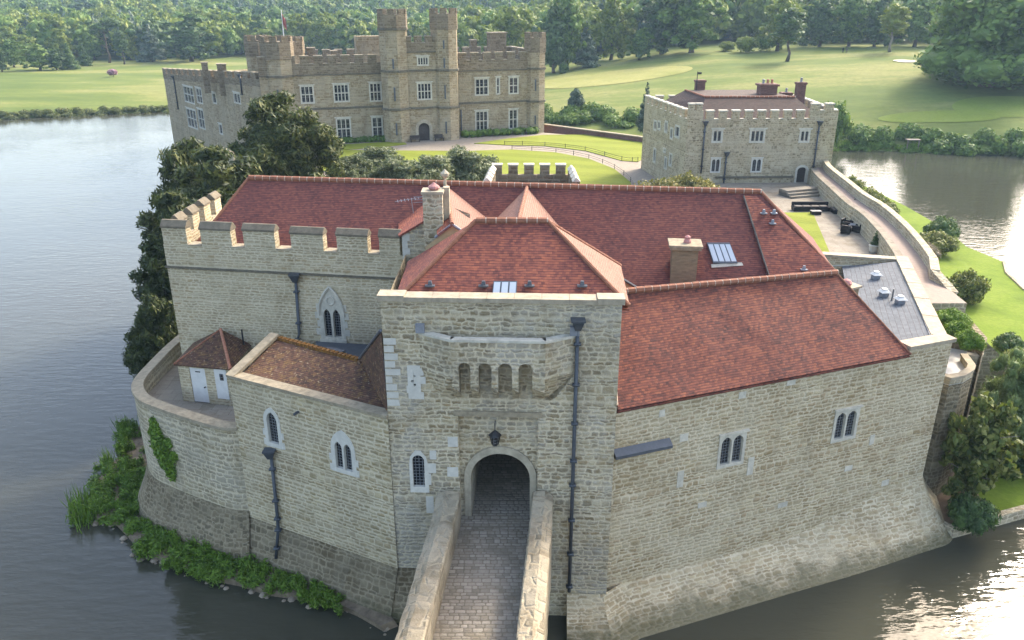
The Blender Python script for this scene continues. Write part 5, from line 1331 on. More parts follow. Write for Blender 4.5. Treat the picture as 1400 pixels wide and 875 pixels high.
for u, v, wpx, lb in ((1311, 436, 50, 'bright green bushy plant where the wall walk ends'), (1318, 452, 40, 'bright green bushy plant in the middle of the wall walk bed'), (1335, 466, 40, 'bright green bushy plant at the near end of the wall walk')):
    p = atz(u, v, 10.2); plant('bed_plant', 'green_shrub', p + Vector((0, .6, -.7)), 1.3, wpx / 2 / FPX * 45, lb, 'plant')
pbd = MB(); pq = [atz(u, v, 9.3) for u, v in ((1290, 436), (1316, 424), (1350, 462), (1345, 474), (1327, 456), (1303, 452))]
pbd.prism([(p.x, p.y) for p in pq], 1, 9.3); struct(pbd.build('planting_bed', M['stone_dark']))
for (u, v), lb in (((1165, 297.5), 'small clipped conifer in a stone pot by the patio wall, farther one'), ((1194, 345), 'clipped conifer in a stone pot at the near end of the patio')):
    p = atz(u, v, PZ); pot = thing('plant_pot', lb.replace('clipped conifer in a stone pot', 'round stone pot with a conifer'), 'pot', p)
    mb = MB(); mb.lathe(p, [(.28, 0), (.36, .12), (.40, .5), (.45, .55), (.45, .62), (.36, .62)], 14); mb.build('pot', M['ashlar'], pot)
    cm = KIND['small_cone'][0]; o = bpy.data.objects.new('foliage', cm); COL.objects.link(o); o.parent = pot; o.location = (0, 0, .6)
# --- ivy on the terrace wall
iv = []
for k in range(26):
    t = random.uniform(.44, .63)
def on_terrace(u, v):
    best = None
    for i in range(len(tc_) - 1):
        w = Wall(tc_[i], tc_[i + 1])
        if w.n.dot(tn[i]) < 0: w = Wall(tc_[i + 1], tc_[i])
        p = Plane(w.a, w.n).hit(u, v); t = (p - w.a).dot(w.d)
        if -.05 <= t <= w.L + .05 and w.n.y < .2 and (best is None or p.y < best[0].y): best = (p, w.n)
    return best
for u, v, r in ((211, 576, .30), (214, 584, .4), (217, 592, .5), (221, 602, .55), (224, 612, .6), (229, 622, .6), (233, 632, .55), (236, 642, .42), (238, 651, .28), (231, 606, .4), (239, 624, .35), (210, 590, .3), (214, 604, .4), (219, 618, .4), (226, 634, .35), (233, 645, .3)):
    h = on_terrace(u, v)
    if h: iv.append((tuple(h[0] + h[1] * .02), (r * .8, r * .8, r)))
im = leaf_mesh('ivy', iv, 5200, .10, M['weed'], RNG, core=.7)
io = bpy.data.objects.new('ivy', im); COL.objects.link(io); tag(io, 'bright green ivy patch climbing the curved terrace wall', 'ivy')

# --- weeds on the left shore
random.seed(31)
def shore_pt():
    while True:
        u = random.uniform(105, 470); v = random.uniform(575, 835); p = atz(u, v, .3)
        ins = False; j = len(lp) - 1
        for i in range(len(lp)):
            if (lp[i].y > p.y) != (lp[j].y > p.y) and p.x < (lp[j].x - lp[i].x) * (p.y - lp[i].y) / (lp[j].y - lp[i].y) + lp[i].x: ins = not ins
            j = i
        if ins: return p
wl_ = []
for (u, v, r, h) in ((235, 700, .9, .9), (212, 690, .8, .8), (255, 705, .8, .7), (200, 655, .8, .9), (190, 690, .9, .7), (150, 690, .9, .7), (130, 690, .8, .8), (225, 735, .9, .7), (258, 745, .9, .8), (285, 755, .9, .8), (300, 765, .8, .8), (325, 770, .7, .7), (345, 785, .6, .7), (205, 755, .5, .7), (370, 790, .7, .6), (415, 812, .5, .6), (440, 820, .5, .5), (270, 775, .6, .6), (160, 655, .6, .9), (180, 640, .6, .8), (175, 590, .5, 1.0), (170, 600, .5, .9), (118, 705, .6, .8), (140, 640, .5, .7), (245, 690, .6, .6), (310, 745, .6, .6), (275, 728, .7, .8), (400, 800, .6, .5), (238, 770, .5, .6), (215, 670, .8, .7), (195, 715, .8, .7), (205, 730, .7, .7), (230, 715, .8, .7), (185, 665, .7, .7), (165, 705, .8, .7), (300, 740, .6, .6), (335, 755, .6, .6), (360, 775, .7, .6), (385, 800, .6, .6), (430, 818, .5, .5), (455, 828, .45, .5), (165, 620, .5, .9), (150, 668, .6, .8), (260, 725, .8, .7), (290, 735, .7, .6)):
    p = atz(u, v, .3)
    for k in range(8): wl_.append(((p.x + random.uniform(-1.0, 1.0) * r, p.y + random.uniform(-1.0, 1.0) * r, .25 + h * random.uniform(.15, .6)), (r * random.uniform(.25, .5), r * random.uniform(.25, .5), h * random.uniform(.25, .55))))
for k in range(260):
    p = shore_pt(); r = random.uniform(.18, .45); wl_.append(((p.x, p.y, .3 + r * .3), (r, r, r * random.uniform(.5, 1.1))))
wm = leaf_mesh('shore_weeds', wl_, 130000, .13, M['weed'], RNG, core=.35, aspect=.26, shell=(.3, 1.45))
wo = bpy.data.objects.new('shore_weeds', wm); COL.objects.link(wo); struct(wo, 'stuff', 'bright green weeds covering the muddy shore below the terrace wall')
# reeds standing at the edge of the shore
rv = []; rf_ = []
for (u, v, n, s) in ((118, 712, 110, .7), (112, 692, 100, .6), (174, 594, 120, .5), (150, 636, 60, .4)):
    p = atz(u, v, .1)
    for k in range(n):
        b = Vector((p.x + random.gauss(0, s * .6), p.y + random.gauss(0, s * .6), -.1)); h = random.uniform(.8, 1.7); a = random.uniform(0, 6.28)
        w = Vector((math.cos(a), math.sin(a), 0)) * .035; tl = Vector((random.gauss(0, .25), random.gauss(0, .25), h))
        i = len(rv); rv += [b - w, b + w, b + tl * .6 + w * .8, b + tl]; rf_.append((i, i + 1, i + 2, i + 3))
rm = bpy.data.meshes.new('reeds'); rm.from_pydata(rv, [], rf_); rm.materials.append(M['weed']); ro = bpy.data.objects.new('reeds', rm); COL.objects.link(ro); struct(ro, 'stuff', 'tall green reeds at the water edge of the shore')
# stones along the shore
stn = MB()
for k in range(110):
    t = random.uniform(3, 15.9); i = int(t); p = lp[i].lerp(lp[i + 1], t - i); s = random.choice((.06, .08, .1, .13, .2)) * random.uniform(.8, 1.2)
    stn.lathe(Vector((p.x + random.gauss(0, .2), p.y + random.gauss(.15, .2), -.05)), [(s * .7, 0), (s, s * .4), (s * .6, s * .8), (s * .15, s * .9)], 7)
so_ = stn.build('shore_stones', M['mud_stone']); struct(so_, 'stuff', 'pale stones scattered along the water edge')

# =================================================================== CASTLE HOUSE (far left)
CH = thing('castle_house', 'large battlemented stone castle house with twin gate turrets across the courtyard', 'castle', (-16, 130, CZ))
cA, cB = atz(365, 199.5, CZ), atz(741, 180.5, CZ)
WH = Wall(cA, cB)
def grid_window(W, u0, v0, u1, v1, n, m, parent, glass='glass_grid', off=0.0, hood=True):
    um, vm = (u0 + u1) / 2, (v0 + v1) / 2
    a, _ = W.sz(u0, vm, off); b, _ = W.sz(u1, vm, off); _, z0 = W.sz(um, v1, off); _, z1 = W.sz(um, v0, off)
    g = .12; lights = []
    lw, lh = (b - a - g * (n + 1)) / n, (z1 - z0 - g * (m + 1)) / m
    for i in range(n):
        for j in range(m):
            x, z = a + g + i * (lw + g), z0 + g + j * (lh + g); lights.append(rect(x, x + lw, z, z + lh))
    return mk_window(parent, W, lights, rect(a - .1, b + .1, z0 - .1, z1 + .1), glass, 'ashlar', .04, .22, (a - .25, b + .25, z1 + .1, z1 + .25) if hood else None, off)
hz = []
for u0, v0, u1, v1, n in ((411.5, 117.8, 428.7, 141, 3), (456.6, 115.5, 477, 139, 4), (505.6, 113.6, 521.2, 138.3, 3), (460.7, 162, 479.5, 190.5, 3), (509, 160, 523, 187.5, 2), (649.7, 107.5, 667.5, 130, 3), (678.5, 106, 683, 128.5, 1), (696, 105.6, 708.2, 128, 2), (650.4, 152, 667, 178.4, 3), (696, 149.8, 707.5, 176, 2)):
    hz.append(grid_window(WH, u0, v0, u1, v1, n, 2, CH))
_, zpt = WH.sz(690, 71); _, zps = WH.sz(690, 95); _, zst = WH.sz(690, 139)
hw = MB(); hw.panel(WH, rect(0, WH.L, CZ - .5, zps), hz, .35)
BK = 16.0
for a, b in ((cB, cB + WH.n * -BK), (cB + WH.n * -BK, cA + WH.n * -BK)): w = Wall(a, b); hw.panel(w, rect(0, w.L, CZ - .5, zps))
hw.build('front_wall', M['stone_castle'], CH)
hp = MB(); cop = MB()
def battlement(W, z0, z1, mw, gap, th=.7, a0=0.0, a1=None, off=.08):
    a1 = W.L if a1 is None else a1; zm = z0 + (z1 - z0) * .55
    hp.wbox(W, a0, a1, z0, zm, off - th, off)
    n = max(1, int((a1 - a0) / (mw + gap))); st_ = (a1 - a0) / n
    for k in range(n):
        m0 = a0 + k * st_; hp.wbox(W, m0, m0 + st_ * mw / (mw + gap), zm, z1 - .12, off - th, off); cop.wbox(W, m0 - .06, m0 + st_ * mw / (mw + gap) + .06, z1 - .12, z1 + .03, off - th - .06, off + .06)
        cop.wbox(W, m0 + st_ * mw / (mw + gap) + .02, m0 + st_ - .08, zm, zm + .1, off - th - .03, off + .03)
battlement(WH, zps, zpt, 1.2, .75)
battlement(Wall(cB, cB + WH.n * -BK), zps, zpt, 1.2, .75); battlement(Wall(cB + WH.n * -BK, cA + WH.n * -BK), zps, zpt, 1.2, .75)
sc_ = MB(); sc_.wbox(WH, 0, WH.L, zps - .16, zps - .002, -.05, .14); sc_.wbox(WH, 0, WH.L, zst - .15, zst + .15, -.05, .14); sc_.build('string_course', M['string'], CH)
rf2 = MB(); rf2.prism([tuple((WH.pt(0, 0, -1))[:2]), tuple(WH.pt(WH.L, 0, -1)[:2]), tuple(WH.pt(WH.L, 0, -BK + 1)[:2]), tuple(WH.pt(0, 0, -BK + 1)[:2])], zps - 1, zps - .2); rf2.build('flat_roof', M['lead'], CH)
# octagonal turrets
def turret(px_c, r, ztop, name, base=CZ - .5, strings=(), par=2.6, slits=(), n=8, rot=math.pi / 8, cap=True):
    c = px_c; mb = MB(); mb.lathe((c.x, c.y, 0), [(r, base), (r, ztop - par)], n) if rot == 0 else mb.hull8([(c.x + r * math.cos(rot + 2 * math.pi * k / n), c.y + r * math.sin(rot + 2 * math.pi * k / n), base) for k in range(n)], [(c.x + r * math.cos(rot + 2 * math.pi * k / n), c.y + r * math.sin(rot + 2 * math.pi * k / n), ztop - par) for k in range(n)])
    t = mb.build(name, M['stone_castle'], CH)
    mb = MB(); rr = r * 1.06
    pts = [Vector((c.x + rr * math.cos(rot + 2 * math.pi * k / n), c.y + rr * math.sin(rot + 2 * math.pi * k / n), 0)) for k in range(n)]
    mb.hull8([p + Vector((0, 0, ztop - par)) for p in pts], [p + Vector((0, 0, ztop - .75)) for p in pts])
    for k in range(n):
        w = Wall(pts[(k + 1) % n], pts[k]) if False else Wall(pts[k], pts[(k + 1) % n])
        mb.wbox(w, w.L * .28, w.L * .72 + w.L * .12, ztop - .75, ztop, -.4, 0)
    mb.build('turret_parapet', M['stone_castle_top'], t)
    mb = MB()
    for z in strings:
        q_ = lambda f, zz: [Vector((c.x + r * f * math.cos(rot + 2 * math.pi * k / n), c.y + r * f * math.sin(rot + 2 * math.pi * k / n), zz)) for k in range(n)]
        mb.hull8(q_(1.10, z - .16), q_(1.10, z + .16))
    if strings: mb.build('turret_string', M['string'], t)
    mb = MB()
    for z, h in slits:
        mb.box((c.x + .1, c.y - r * .93, z), (.22, .3, h))
    if slits: pieces(mb, 'arrow_slit', M['lead_dark'], t)
    return t
def facade_c(u, v, off):
    s, z = WH.sz(u, v, off); return WH.pt(s, 0, off)
GO = 2.6      # gate tower stands forward
cL = facade_c(541, 120, GO - 1.0); cR = facade_c(609, 120, GO - 1.0)
ztop = aty(541, 12, cL.y).z; ztr_ = aty(610, 11, cR.y).z
s1_ = aty(541, 98, cL.y - 2).z; s2_ = aty(541, 150, cL.y - 2).z
turret(cL, 2.15, ztop, 'gate_turret', strings=(s1_, s2_, aty(541, 40, cL.y - 2).z), par=2.9, slits=((aty(550, 127, cL.y).z, 2.0), (aty(550, 86, cL.y).z, 1.4), (aty(550, 174, cL.y).z, 1.8)))
turret(cR, 2.1, ztr_, 'gate_turret', strings=(s1_, s2_), par=3.0, slits=((aty(617, 124, cR.y).z, 2.0), (aty(617, 85, cR.y).z, 1.4), (aty(617, 172, cR.y).z, 1.8), (aty(617, 60, cR.y).z, 1.2)))
sGl, _ = WH.sz(541, 120, GO); sGr, _ = WH.sz(612, 120, GO)
WGT = Wall(WH.pt(sGl, 0, GO), WH.pt(sGr, 0, GO))
gh2 = [grid_window(WGT, 570.8, 77.8, 585.7, 89.2, 4, 1, CH), grid_window(WGT, 570.8, 113.6, 589.8, 136, 4, 2, CH)]
a, z0 = WGT.sz(573, 195); b, _ = WGT.sz(588, 195); _, z1 = WGT.sz(580, 168); dw = b - a; dc = (a + b) / 2
dout = arch(dc, dw + .9, CZ - .3, z1 - dw * .5, z1 + .55); din = arch(dc, dw, CZ - .3, z1 - dw * .5, z1)
gm2 = MB(); _, zg = WGT.sz(578, 70); gm2.panel(WGT, rect(0, WGT.L, CZ - .5, zg), gh2 + [arch(dc, dw + .5, CZ - .3, z1 - dw * .5, z1 + .3)], .4); gm2.build('gate_wall', M['stone_castle'], CH)
da = MB(); da.panel(WGT, dout, [din], .4, .06, edge=.2); DA = da.build('door_arch', M['arch_stone'], CH)
da = MB(); da.panel(WGT, rect(dc - dw / 2 - .1, dc + dw / 2 + .1, CZ - .3, z1 + .1), off=-.32)
for k in range(5): da.wbox(WGT, dc - dw / 2 + k * dw / 5 + .02, dc - dw / 2 + (k + 1) * dw / 5 - .02, CZ, z1, -.32, -.28)
da.build('door', M['wood_dark'], CH)
_, zg1 = WGT.sz(578, 49); battlement(WGT, zg, zg1, .9, .5, .6, .1, WGT.L - .1)
mb = MB(); mb.wbox(WGT, 0, WGT.L, zg - .2, zg - .01, -.05, .15); mb.wbox(WGT, 0, WGT.L, s1_ - .15, s1_ + .15, -.05, .13); mb.wbox(WGT, 0, WGT.L, s2_ - .15, s2_ + .15, -.05, .13); mb.build('gate_string', M['string'], CH)
# corner turret on the right, stair turrets on the left
ck_ = facade_c(731, 120, -.6); turret(ck_, 1.75, aty(731, 44, ck_.y).z, 'corner_turret', strings=(aty(731, 94, ck_.y - 1.7).z, aty(731, 139, ck_.y - 1.7).z), par=3.0, slits=((aty(735, 115, ck_.y).z, 1.8), (aty(735, 162, ck_.y).z, 1.4)))
c_a = facade_c(384, 120, -1.2); turret(c_a, 2.3, aty(384, 49, c_a.y).z, 'stair_turret', strings=(aty(384, 105, c_a.y - 2).z,), par=3.2, slits=((aty(391, 130, c_a.y).z, 2.0),))
c_b = facade_c(357, 120, -7); turret(c_b, 1.7, aty(354, 48, c_b.y).z, 'stair_turret', par=3.0)
c_c = facade_c(405, 120, -8); turret(c_c, 1.8, aty(405, 50, c_c.y).z, 'stair_turret', par=2.5)
# long roof-level block and chimneys behind the parapets
hc = MB(); cpos = []
for u, v, w, d, hh, off in ((507, 49, 4.8, 2.0, 6, -6),):
    p = facade_c(u, 70, off); zt_ = aty(u, v, p.y).z; hc.box((p.x, p.y, zt_ - hh / 2), (w, d, hh), math.atan2(WH.d.y, WH.d.x))
hc.build('roof_block', M['stone_castle'], CH)
for u, v, w, off in ((679, 45, 2.8, -5), (647, 55, 1.0, -7), (500, 62, .9, -9), (425, 66, 1.2, -9), (456, 70, 1.0, -10), (300, 88, 1.4, -16), (277, 86, 1.0, -20)):
    p = facade_c(u, 70, off); zt_ = aty(u, v, p.y).z; mb = MB(); mb.box((p.x, p.y, zt_ - 2.4), (w, w * .6 if w > 2 else w, 4.8), .35); c_o = mb.build('chimney', M['stone_castle_top'], CH)
    mb = MB(); mb.box((p.x, p.y, zt_ + .06), (w * 1.15, (w * .6 if w > 2 else w) * 1.15, .16), .35); mb.build('chimney_cap', M['coping'], c_o)
# left wing, receding to the water
cW = atz(239, 203, 0.0); WW = Wall(Vector((cW.x, cW.y, 0)), cA + WH.n * -.5)
hzw = []
for u0, v0, u1, v1, n in ((252, 119, 264.7, 140, 3), (269, 121, 276, 140.6, 2), (290.8, 127.6, 295.6, 141, 1), (320, 127.6, 328.5, 141, 2), (256.5, 150, 268.6, 174, 3), (271.6, 150, 279, 175, 2), (300, 170, 304, 183, 1)):
    hzw.append(grid_window(WW, u0, v0, u1, v1, n, 2 if v1 - v0 > 15 else 1, CH))
zwl = WW.sz(232, 96)[1]; zwr = WW.sz(345, 98)[1]; zw = (zwl + zwr) / 2
cw2 = MB(); cw2.panel(WW, [(0, -1), (WW.L, -1), (WW.L, zwr - 1.9), (0, zwl - 1.9)], hzw, .35)
WL = Wall(Vector((cW.x + 9, cW.y + 24, 0)), Vector((cW.x, cW.y, 0))); cw2.panel(WL, [(0, -1), (WL.L, -1), (WL.L, zwl - 1.9), (0, zwl - 1.9)])
cw2.build('left_wing_wall', M['stone_castle'], CH)
n_ = 15
for k in range(n_):
    a, b = WW.L * k / n_, WW.L * (k + 1) / n_; zz = zwl + (zwr - zwl) * (k + .5) / n_
    hp.wbox(WW, a, b, zz - 1.95, zz - .85, -.6, .06); hp.wbox(WW, a, a + (b - a) * .62, zz - .85, zz - .1, -.6, .06); cop.wbox(WW, a - .05, a + (b - a) * .62 + .05, zz - .1, zz + .05, -.66, .12)
fw = MB(); fw.prism([tuple(WW.pt(.5, 0, -.6)[:2]), tuple(WW.pt(WW.L, 0, -.6)[:2]), tuple(WW.pt(WW.L, 0, -18)[:2]), tuple(WW.pt(.5, 0, -22)[:2])], 0, zwl - 2.2); fw.build('left_wing_block', M['stone_castle'], CH)
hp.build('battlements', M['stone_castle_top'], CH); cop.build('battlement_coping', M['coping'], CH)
for u, v0, v1 in ((238, 105, 148), (329, 103, 130)):
    a, z = WW.sz(u, v0); b, z2 = WW.sz(u + 4, v1); pipe(CH, [WW.pt(a, z, .15), WW.pt(a, z2, .15)], .12, WW.pt(a, z, .25))
a, z = WH.sz(630, 150); pipe(CH, [WH.pt(a, z, .15), WH.pt(a, CZ, .15)], .1)
# flag
fp = facade_c(388, 50, -3); fz0 = aty(388, 50, fp.y).z; fz1 = aty(388, 13, fp.y).z
FL = thing('flag', 'limp red flag on a tall white pole above the castle stair turrets', 'flag', (fp.x, fp.y, fz0 - 2))
mb = MB(); mb.tube([(fp.x, fp.y, fz0 - 2), (fp.x, fp.y, fz1)], [.10, .05], 8); mb.build('pole', M['frame_white'], FL)
M['flag'] = plain('faded red flag', (.36, .10, .09), .8, .3, 2, 0, dark=(.45, .38, .36))
mb = MB(); fh = fz1 - fz0
for k in range(6):
    x0, x1 = .05 + k * .09, .05 + (k + 1) * .09; w0, w1 = .12 * math.sin(k * 1.9), .12 * math.sin((k + 1) * 1.9); d0_, d1_ = k * .16, (k + 1) * .16
    for f_, sgn in ((0, 1), (.03, -1)): mb.face([(fp.x + x0, fp.y + w0 + f_, fz1 - .5 - fh * .42 - d0_), (fp.x + x1, fp.y + w1 + f_, fz1 - .5 - fh * .42 - d1_), (fp.x + x1, fp.y + w1 + f_, fz1 - .6 - d1_), (fp.x + x0, fp.y + w0 + f_, fz1 - .6 - d0_)])
mb.build('cloth', M['flag'], FL)
# hedge and benches along the house front
def hedge(name, a, b, h, w, mat, lb, n=1600, size=.22, cat='hedge'):
    a, b = Vector(a), Vector(b); L = (b - a).length; k = max(2, int(L / (w * .8))); bl = []
    for i in range(k + 1):
        p = a.lerp(b, i / k); bl.append(((p.x + random.uniform(-.2, .2) * w, p.y + random.uniform(-.2, .2) * w, p.z + h * random.uniform(.42, .55)), (w * .62, w * .62, h * random.uniform(.48, .62))))
    m = leaf_mesh(name, bl, n, size, M[mat], RNG, core=.85); o = bpy.data.objects.new(name, m); COL.objects.link(o); return tag(o, lb, cat)
hedge('hedge', WH.pt(WH.sz(632, 185)[0], CZ, 1.2), WH.pt(WH.sz(728, 185)[0], CZ, 1.2), 1.1, 1.3, 'leaf_mid', 'low green hedge along the right half of the castle house front')
hedge('hedge', WH.pt(WH.sz(455, 195)[0], CZ, 1.0), WH.pt(WH.sz(523, 195)[0], CZ, 1.0), .8, 1.2, 'leaf_mid', 'low green hedge along the left half of the castle house front')
for u, lb in ((599, 'dark wooden bench right of the castle house door'), (566, 'dark wooden bench left of the castle house door')):
    a, _ = WGT.sz(u, 190); p = WGT.pt(a, CZ, .9); rz = math.atan2(WH.d.y, WH.d.x)
    B_ = thing('bench', lb, 'bench', p); Mx = Matrix.Translation(p) @ Matrix.Rotation(rz, 4, 'Z')
    for nm, c, s in (('seat', (0, 0, .45), (1.5, .5, .06)), ('backrest', (0, .24, .75), (1.5, .06, .5)), ('leg', (-.65, 0, .22), (.07, .45, .44)), ('leg', (.65, 0, .22), (.07, .45, .44)), ('armrest', (-.7, 0, .66), (.06, .5, .05)), ('armrest', (.7, 0, .66), (.06, .5, .05))):
        mb = MB(); mb.box(Mx @ Vector(c), s, rz); mb.build(nm, M['wood_dark'], B_)
# low walls round the courtyard
rwA, rwB = atz(743, 169.5, CZ + .9), atz(885, 188, CZ + .9); RWl = Wall(rwA, rwB)
RW_ = thing('boundary_wall', 'low brown wall behind the courtyard lawn between the two castles', 'wall', (rwA.x, rwA.y, CZ))
mb = MB(); mb.wbox(RWl, 0, RWl.L, -1, CZ + .75, -.6, 0); mb.build('wall_face', M['brick_red'], RW_)
mb = MB(); mb.wbox(RWl, 0, RWl.L, CZ + .75, CZ + .9, -.66, .06); mb.build('coping', M['coping'], RW_)
lwA, lwB = aty(246, 212, 112), aty(322, 212, 105); LWl = Wall(Vector((lwA.x, 114, 0)), Vector((lwB.x, 104, 0)))
LW_ = thing('garden_wall', 'low ruined stone wall at the water left of the broad yew', 'wall', (lwA.x, 112, 0))
mb = MB(); mb.wbox(LWl, 0, LWl.L, -1, 9.0, -.8, 0); mb.wbox(LWl, LWl.L * .6, LWl.L, 9.0, 9.6, -.8, 0.003); mb.build('wall_face', M['stone_terrace'], LW_)
mb = MB(); mb.wbox(LWl, 0, LWl.L * .6, 9.0, 9.12, -.85, .06); mb.wbox(LWl, LWl.L * .6 + .01, LWl.L, 9.6, 9.72, -.85, .06); mb.build('coping', M['coping'], LW_)
# hoop fences along the lawns
def hoop_fence(px, lb):
    P = [atz(u, v, CZ + .06) for u, v in px]; F_ = thing('lawn_fence', lb, 'fence', P[0])
    wr = MB(); 
    wr.tube([p + Vector((0, 0, .5)) for p in catmull(P, 4)], .025, 5); wr.tube([p + Vector((0, 0, .25)) for p in catmull(P, 4)], .018, 5); wr.build('rail', M['iron'], F_)
    for p in catmull(P, 2): mb = MB(); mb.tube([p, p + Vector((0, 0, .62))], .04, 6); mb.build('post', M['iron'], F_)
hoop_fence([(700, 204.5), (760, 208.5), (805, 217), (840, 231), (862, 249), (868, 268)], 'black wire fence edging the near courtyard lawn')
hoop_fence([(690, 198), (745, 199.5), (800, 206), (850, 219.5), (872, 221)], 'black wire fence edging the far courtyard lawn')

# =================================================================== TOWER HOUSE (far right)
TH = thing('tower_house', 'square battlemented stone tower house with brown roof right of the courtyard', 'tower', (27, 95, CZ))
tA = Vector((19.3, 89.3, 0)); tB = Vector((35.9, 89.8, 0)); tC = Vector((16.9, 104.5, 0)); tD = Vector((36.5, 105, 0))
WT, WTL = Wall(tA, tB), Wall(tC, tA)
th = []
for u0, v0, u1, v1, n in ((974.3, 178, 987, 194.3, 2), (1025.8, 178, 1044.8, 194.3, 3), (1093.7, 178.3, 1106.3, 194, 2)):
    th.append(grid_window(WT, u0, v0, u1, v1, n, 1, TH, 'glass_lead'))
for u0, v0, u1, v1 in ((971.4, 217, 983.5, 235.5), (1026.5, 217, 1040, 235)):
    th.append(two_light(u0, v0, u1, v1, WT, TH, 'ashlar_white'))
a, z0 = WT.sz(1086.8, 250); b, _ = WT.sz(1101.5, 250); _, z1 = WT.sz(1094, 227.5); dw = b - a; dc = (a + b) / 2
din = arch(dc, dw - .2, z0, z1 - .45, z1 - .1); dout = arch(dc, dw + .25, z0, z1 - .4, z1 + .15)
th.append(arch(dc, dw + .05, z0, z1 - .42, z1 + .05))
_, tz1 = WT.sz(1030, 151); _, tz0 = WT.sz(1030, 163)
tl = []
for u0, v0, u1, v1 in ((894, 165, 897.5, 178), (899.5, 166, 903, 177), (909, 166, 912.5, 181), (916.5, 175, 920, 190), (923, 172, 929, 188), (893.5, 203, 896.5, 222), (907, 203, 910, 208), (908.5, 215, 911.5, 231), (915, 210, 918.5, 227)):
    tl.append(grid_window(WTL, u0, v0, u1, v1, 1, 1, TH, 'glass_lead', hood=False))
mb = MB(); mb.panel(WT, rect(0, WT.L, CZ - 2, tz0), th, .35); mb.panel(WTL, rect(0, WTL.L, CZ - 2, tz0), tl, .35)
for a_, b_ in ((tB, tD), (tD, tC)): w = Wall(a_, b_); mb.panel(w, rect(0, w.L, -1, tz0))
mb.build('wall', M['stone_maiden'], TH)
mb = MB(); mb.panel(WT, dout, [din], .35, .04, edge=.2); mb.build('door_arch', M['ashlar'], TH)
mb = MB(); mb.panel(WT, rect(dc - dw / 2, dc + dw / 2, z0, z1), off=-.3); mb.build('door', M['wood_dark'], TH)
mb = MB(); mcp = MB()
def bt2(W, a0, a1, n, z0, z1, frac=.58):
    st_ = (a1 - a0) / n
    for k in range(n):
        m0 = a0 + k * st_; mb.wbox(W, m0, m0 + st_ * frac, z0, z1 - .1, -.5, -.003); mcp.wbox(W, m0 - .05, m0 + st_ * frac + .05, z1 - .1, z1 + .04, -.55, .06); mcp.wbox(W, m0 + st_ * frac + .055, m0 + st_ - .055, z0, z0 + .06, -.52, .03)
sL = WT.sz(962, 155)[0]; sR = WT.sz(1108, 155)[0]
mb.wbox(WT, 0, sL, tz0, tz0 + .9, -.5, -.003); mb.wbox(WT, sR, WT.L, tz0, tz0 + .9, -.5, -.003)
bt2(WT, sL + .35, sR, 8, tz0, tz1); bt2(WT, 0.02, sL, 2, tz0 + .9, tz1 + .75, .8); bt2(WT, sR + .1, WT.L, 2, tz0 + .9, tz1 + .7, .62)
bt2(WTL, 0, WTL.L - .5, 9, tz0, tz1); bt2(Wall(tB, tD), .5, 15, 9, tz0, tz1); bt2(Wall(tD, tC), .5, 19, 11, tz0, tz1)
pieces(mb, 'merlon', M['stone_maiden'], TH); pieces(mcp, 'merlon_coping', M['ashlar'], TH)
ez = tz0 - .25
r1, r2 = aty(965, 132.5, 94.2), aty(1087, 132.5, 94.2)
mb = MB(); fl_, fr_ = Vector((20.6, 90.3, ez)), Vector((34.6, 90.6, ez)); mb.slab([fl_, fr_, r2, r1], .12); mb.slab([fr_, Vector((35.2, 98, ez)), r2], .12)
r3, r4 = aty(937, 123, 101.5), aty(1040, 122.5, 101.5)
mb.slab([Vector((18.2, 103.5, ez)), fl_, r1, r3], .12); mb.slab([r3, r4, r2, r1], .12); mb.slab([r3, r4, Vector((34, 104, ez)), Vector((18.2, 104, ez))], .12); mb.slab([r4, r2, Vector((35.2, 98, ez)), Vector((34, 104, ez))], .12)
mb.build('roof', M['tile_maiden'], TH); ridge_tiles(TH, r1, r2, .14, .5); ridge_tiles(TH, r3, r1, .12, .5, 'hip_tiles', ('ridge', 'ridge'))
for u, vt, wpx, Y, npot in ((957.5, 109, 12, 102, 0), (1049.5, 114, 22, 97, 3), (1095.5, 112, 11.5, 98, 1), (1075, 126, 13, 100, 1)):
    p = aty(u, vt, Y); w = wpx / FPX * Y; mb = MB(); mb.box((p.x, Y, p.z - 2), (w, w * .8, 4)); c_o = mb.build('chimney', M['brick_red'], TH)
    mb = MB(); mb.box((p.x, Y, p.z - .15), (w * 1.18, w * .98, .22)); mb.build('chimney_cap', M['brick_red'], c_o)
    for k in range(npot): mb = MB(); mb.lathe((p.x + (k - (npot - 1) / 2) * .5, Y, p.z - .04), [(.17, 0), (.13, .25), (.16, .5), (.12, .52)], 8); mb.build('chimney_pot', M['terracotta'] if k != 0 else M['lead'], c_o)
p = aty(952, 97, 102); mb = MB(); mb.tube([(p.x, 101.2, p.z - 3), (p.x, 101.2, p.z)], .05, 6); mb.box((p.x + .25, 101.2, p.z - .2), (.5, .05, .25)); mb.build('weather_vane', M['iron'], TH)
for u, v0, v1 in ((964, 168, 236), (993, 210, 255), (1120, 168, 252)):
    a, z = WT.sz(u, v0); b, z2 = WT.sz(u - 2, v1); pipe(TH, [WT.pt(a, z, .14), WT.pt(a, z2, .14)], .09, WT.pt(a, z, .22), 'pipe')
mb = MB(); _, zz = WT.sz(1030, 242); mb.wbox(WT, WT.sz(978, 242)[0], WT.sz(1084, 244)[0], zz - .1, zz + .1, -.05, .14); mb.build('string_course', M['string'], TH)

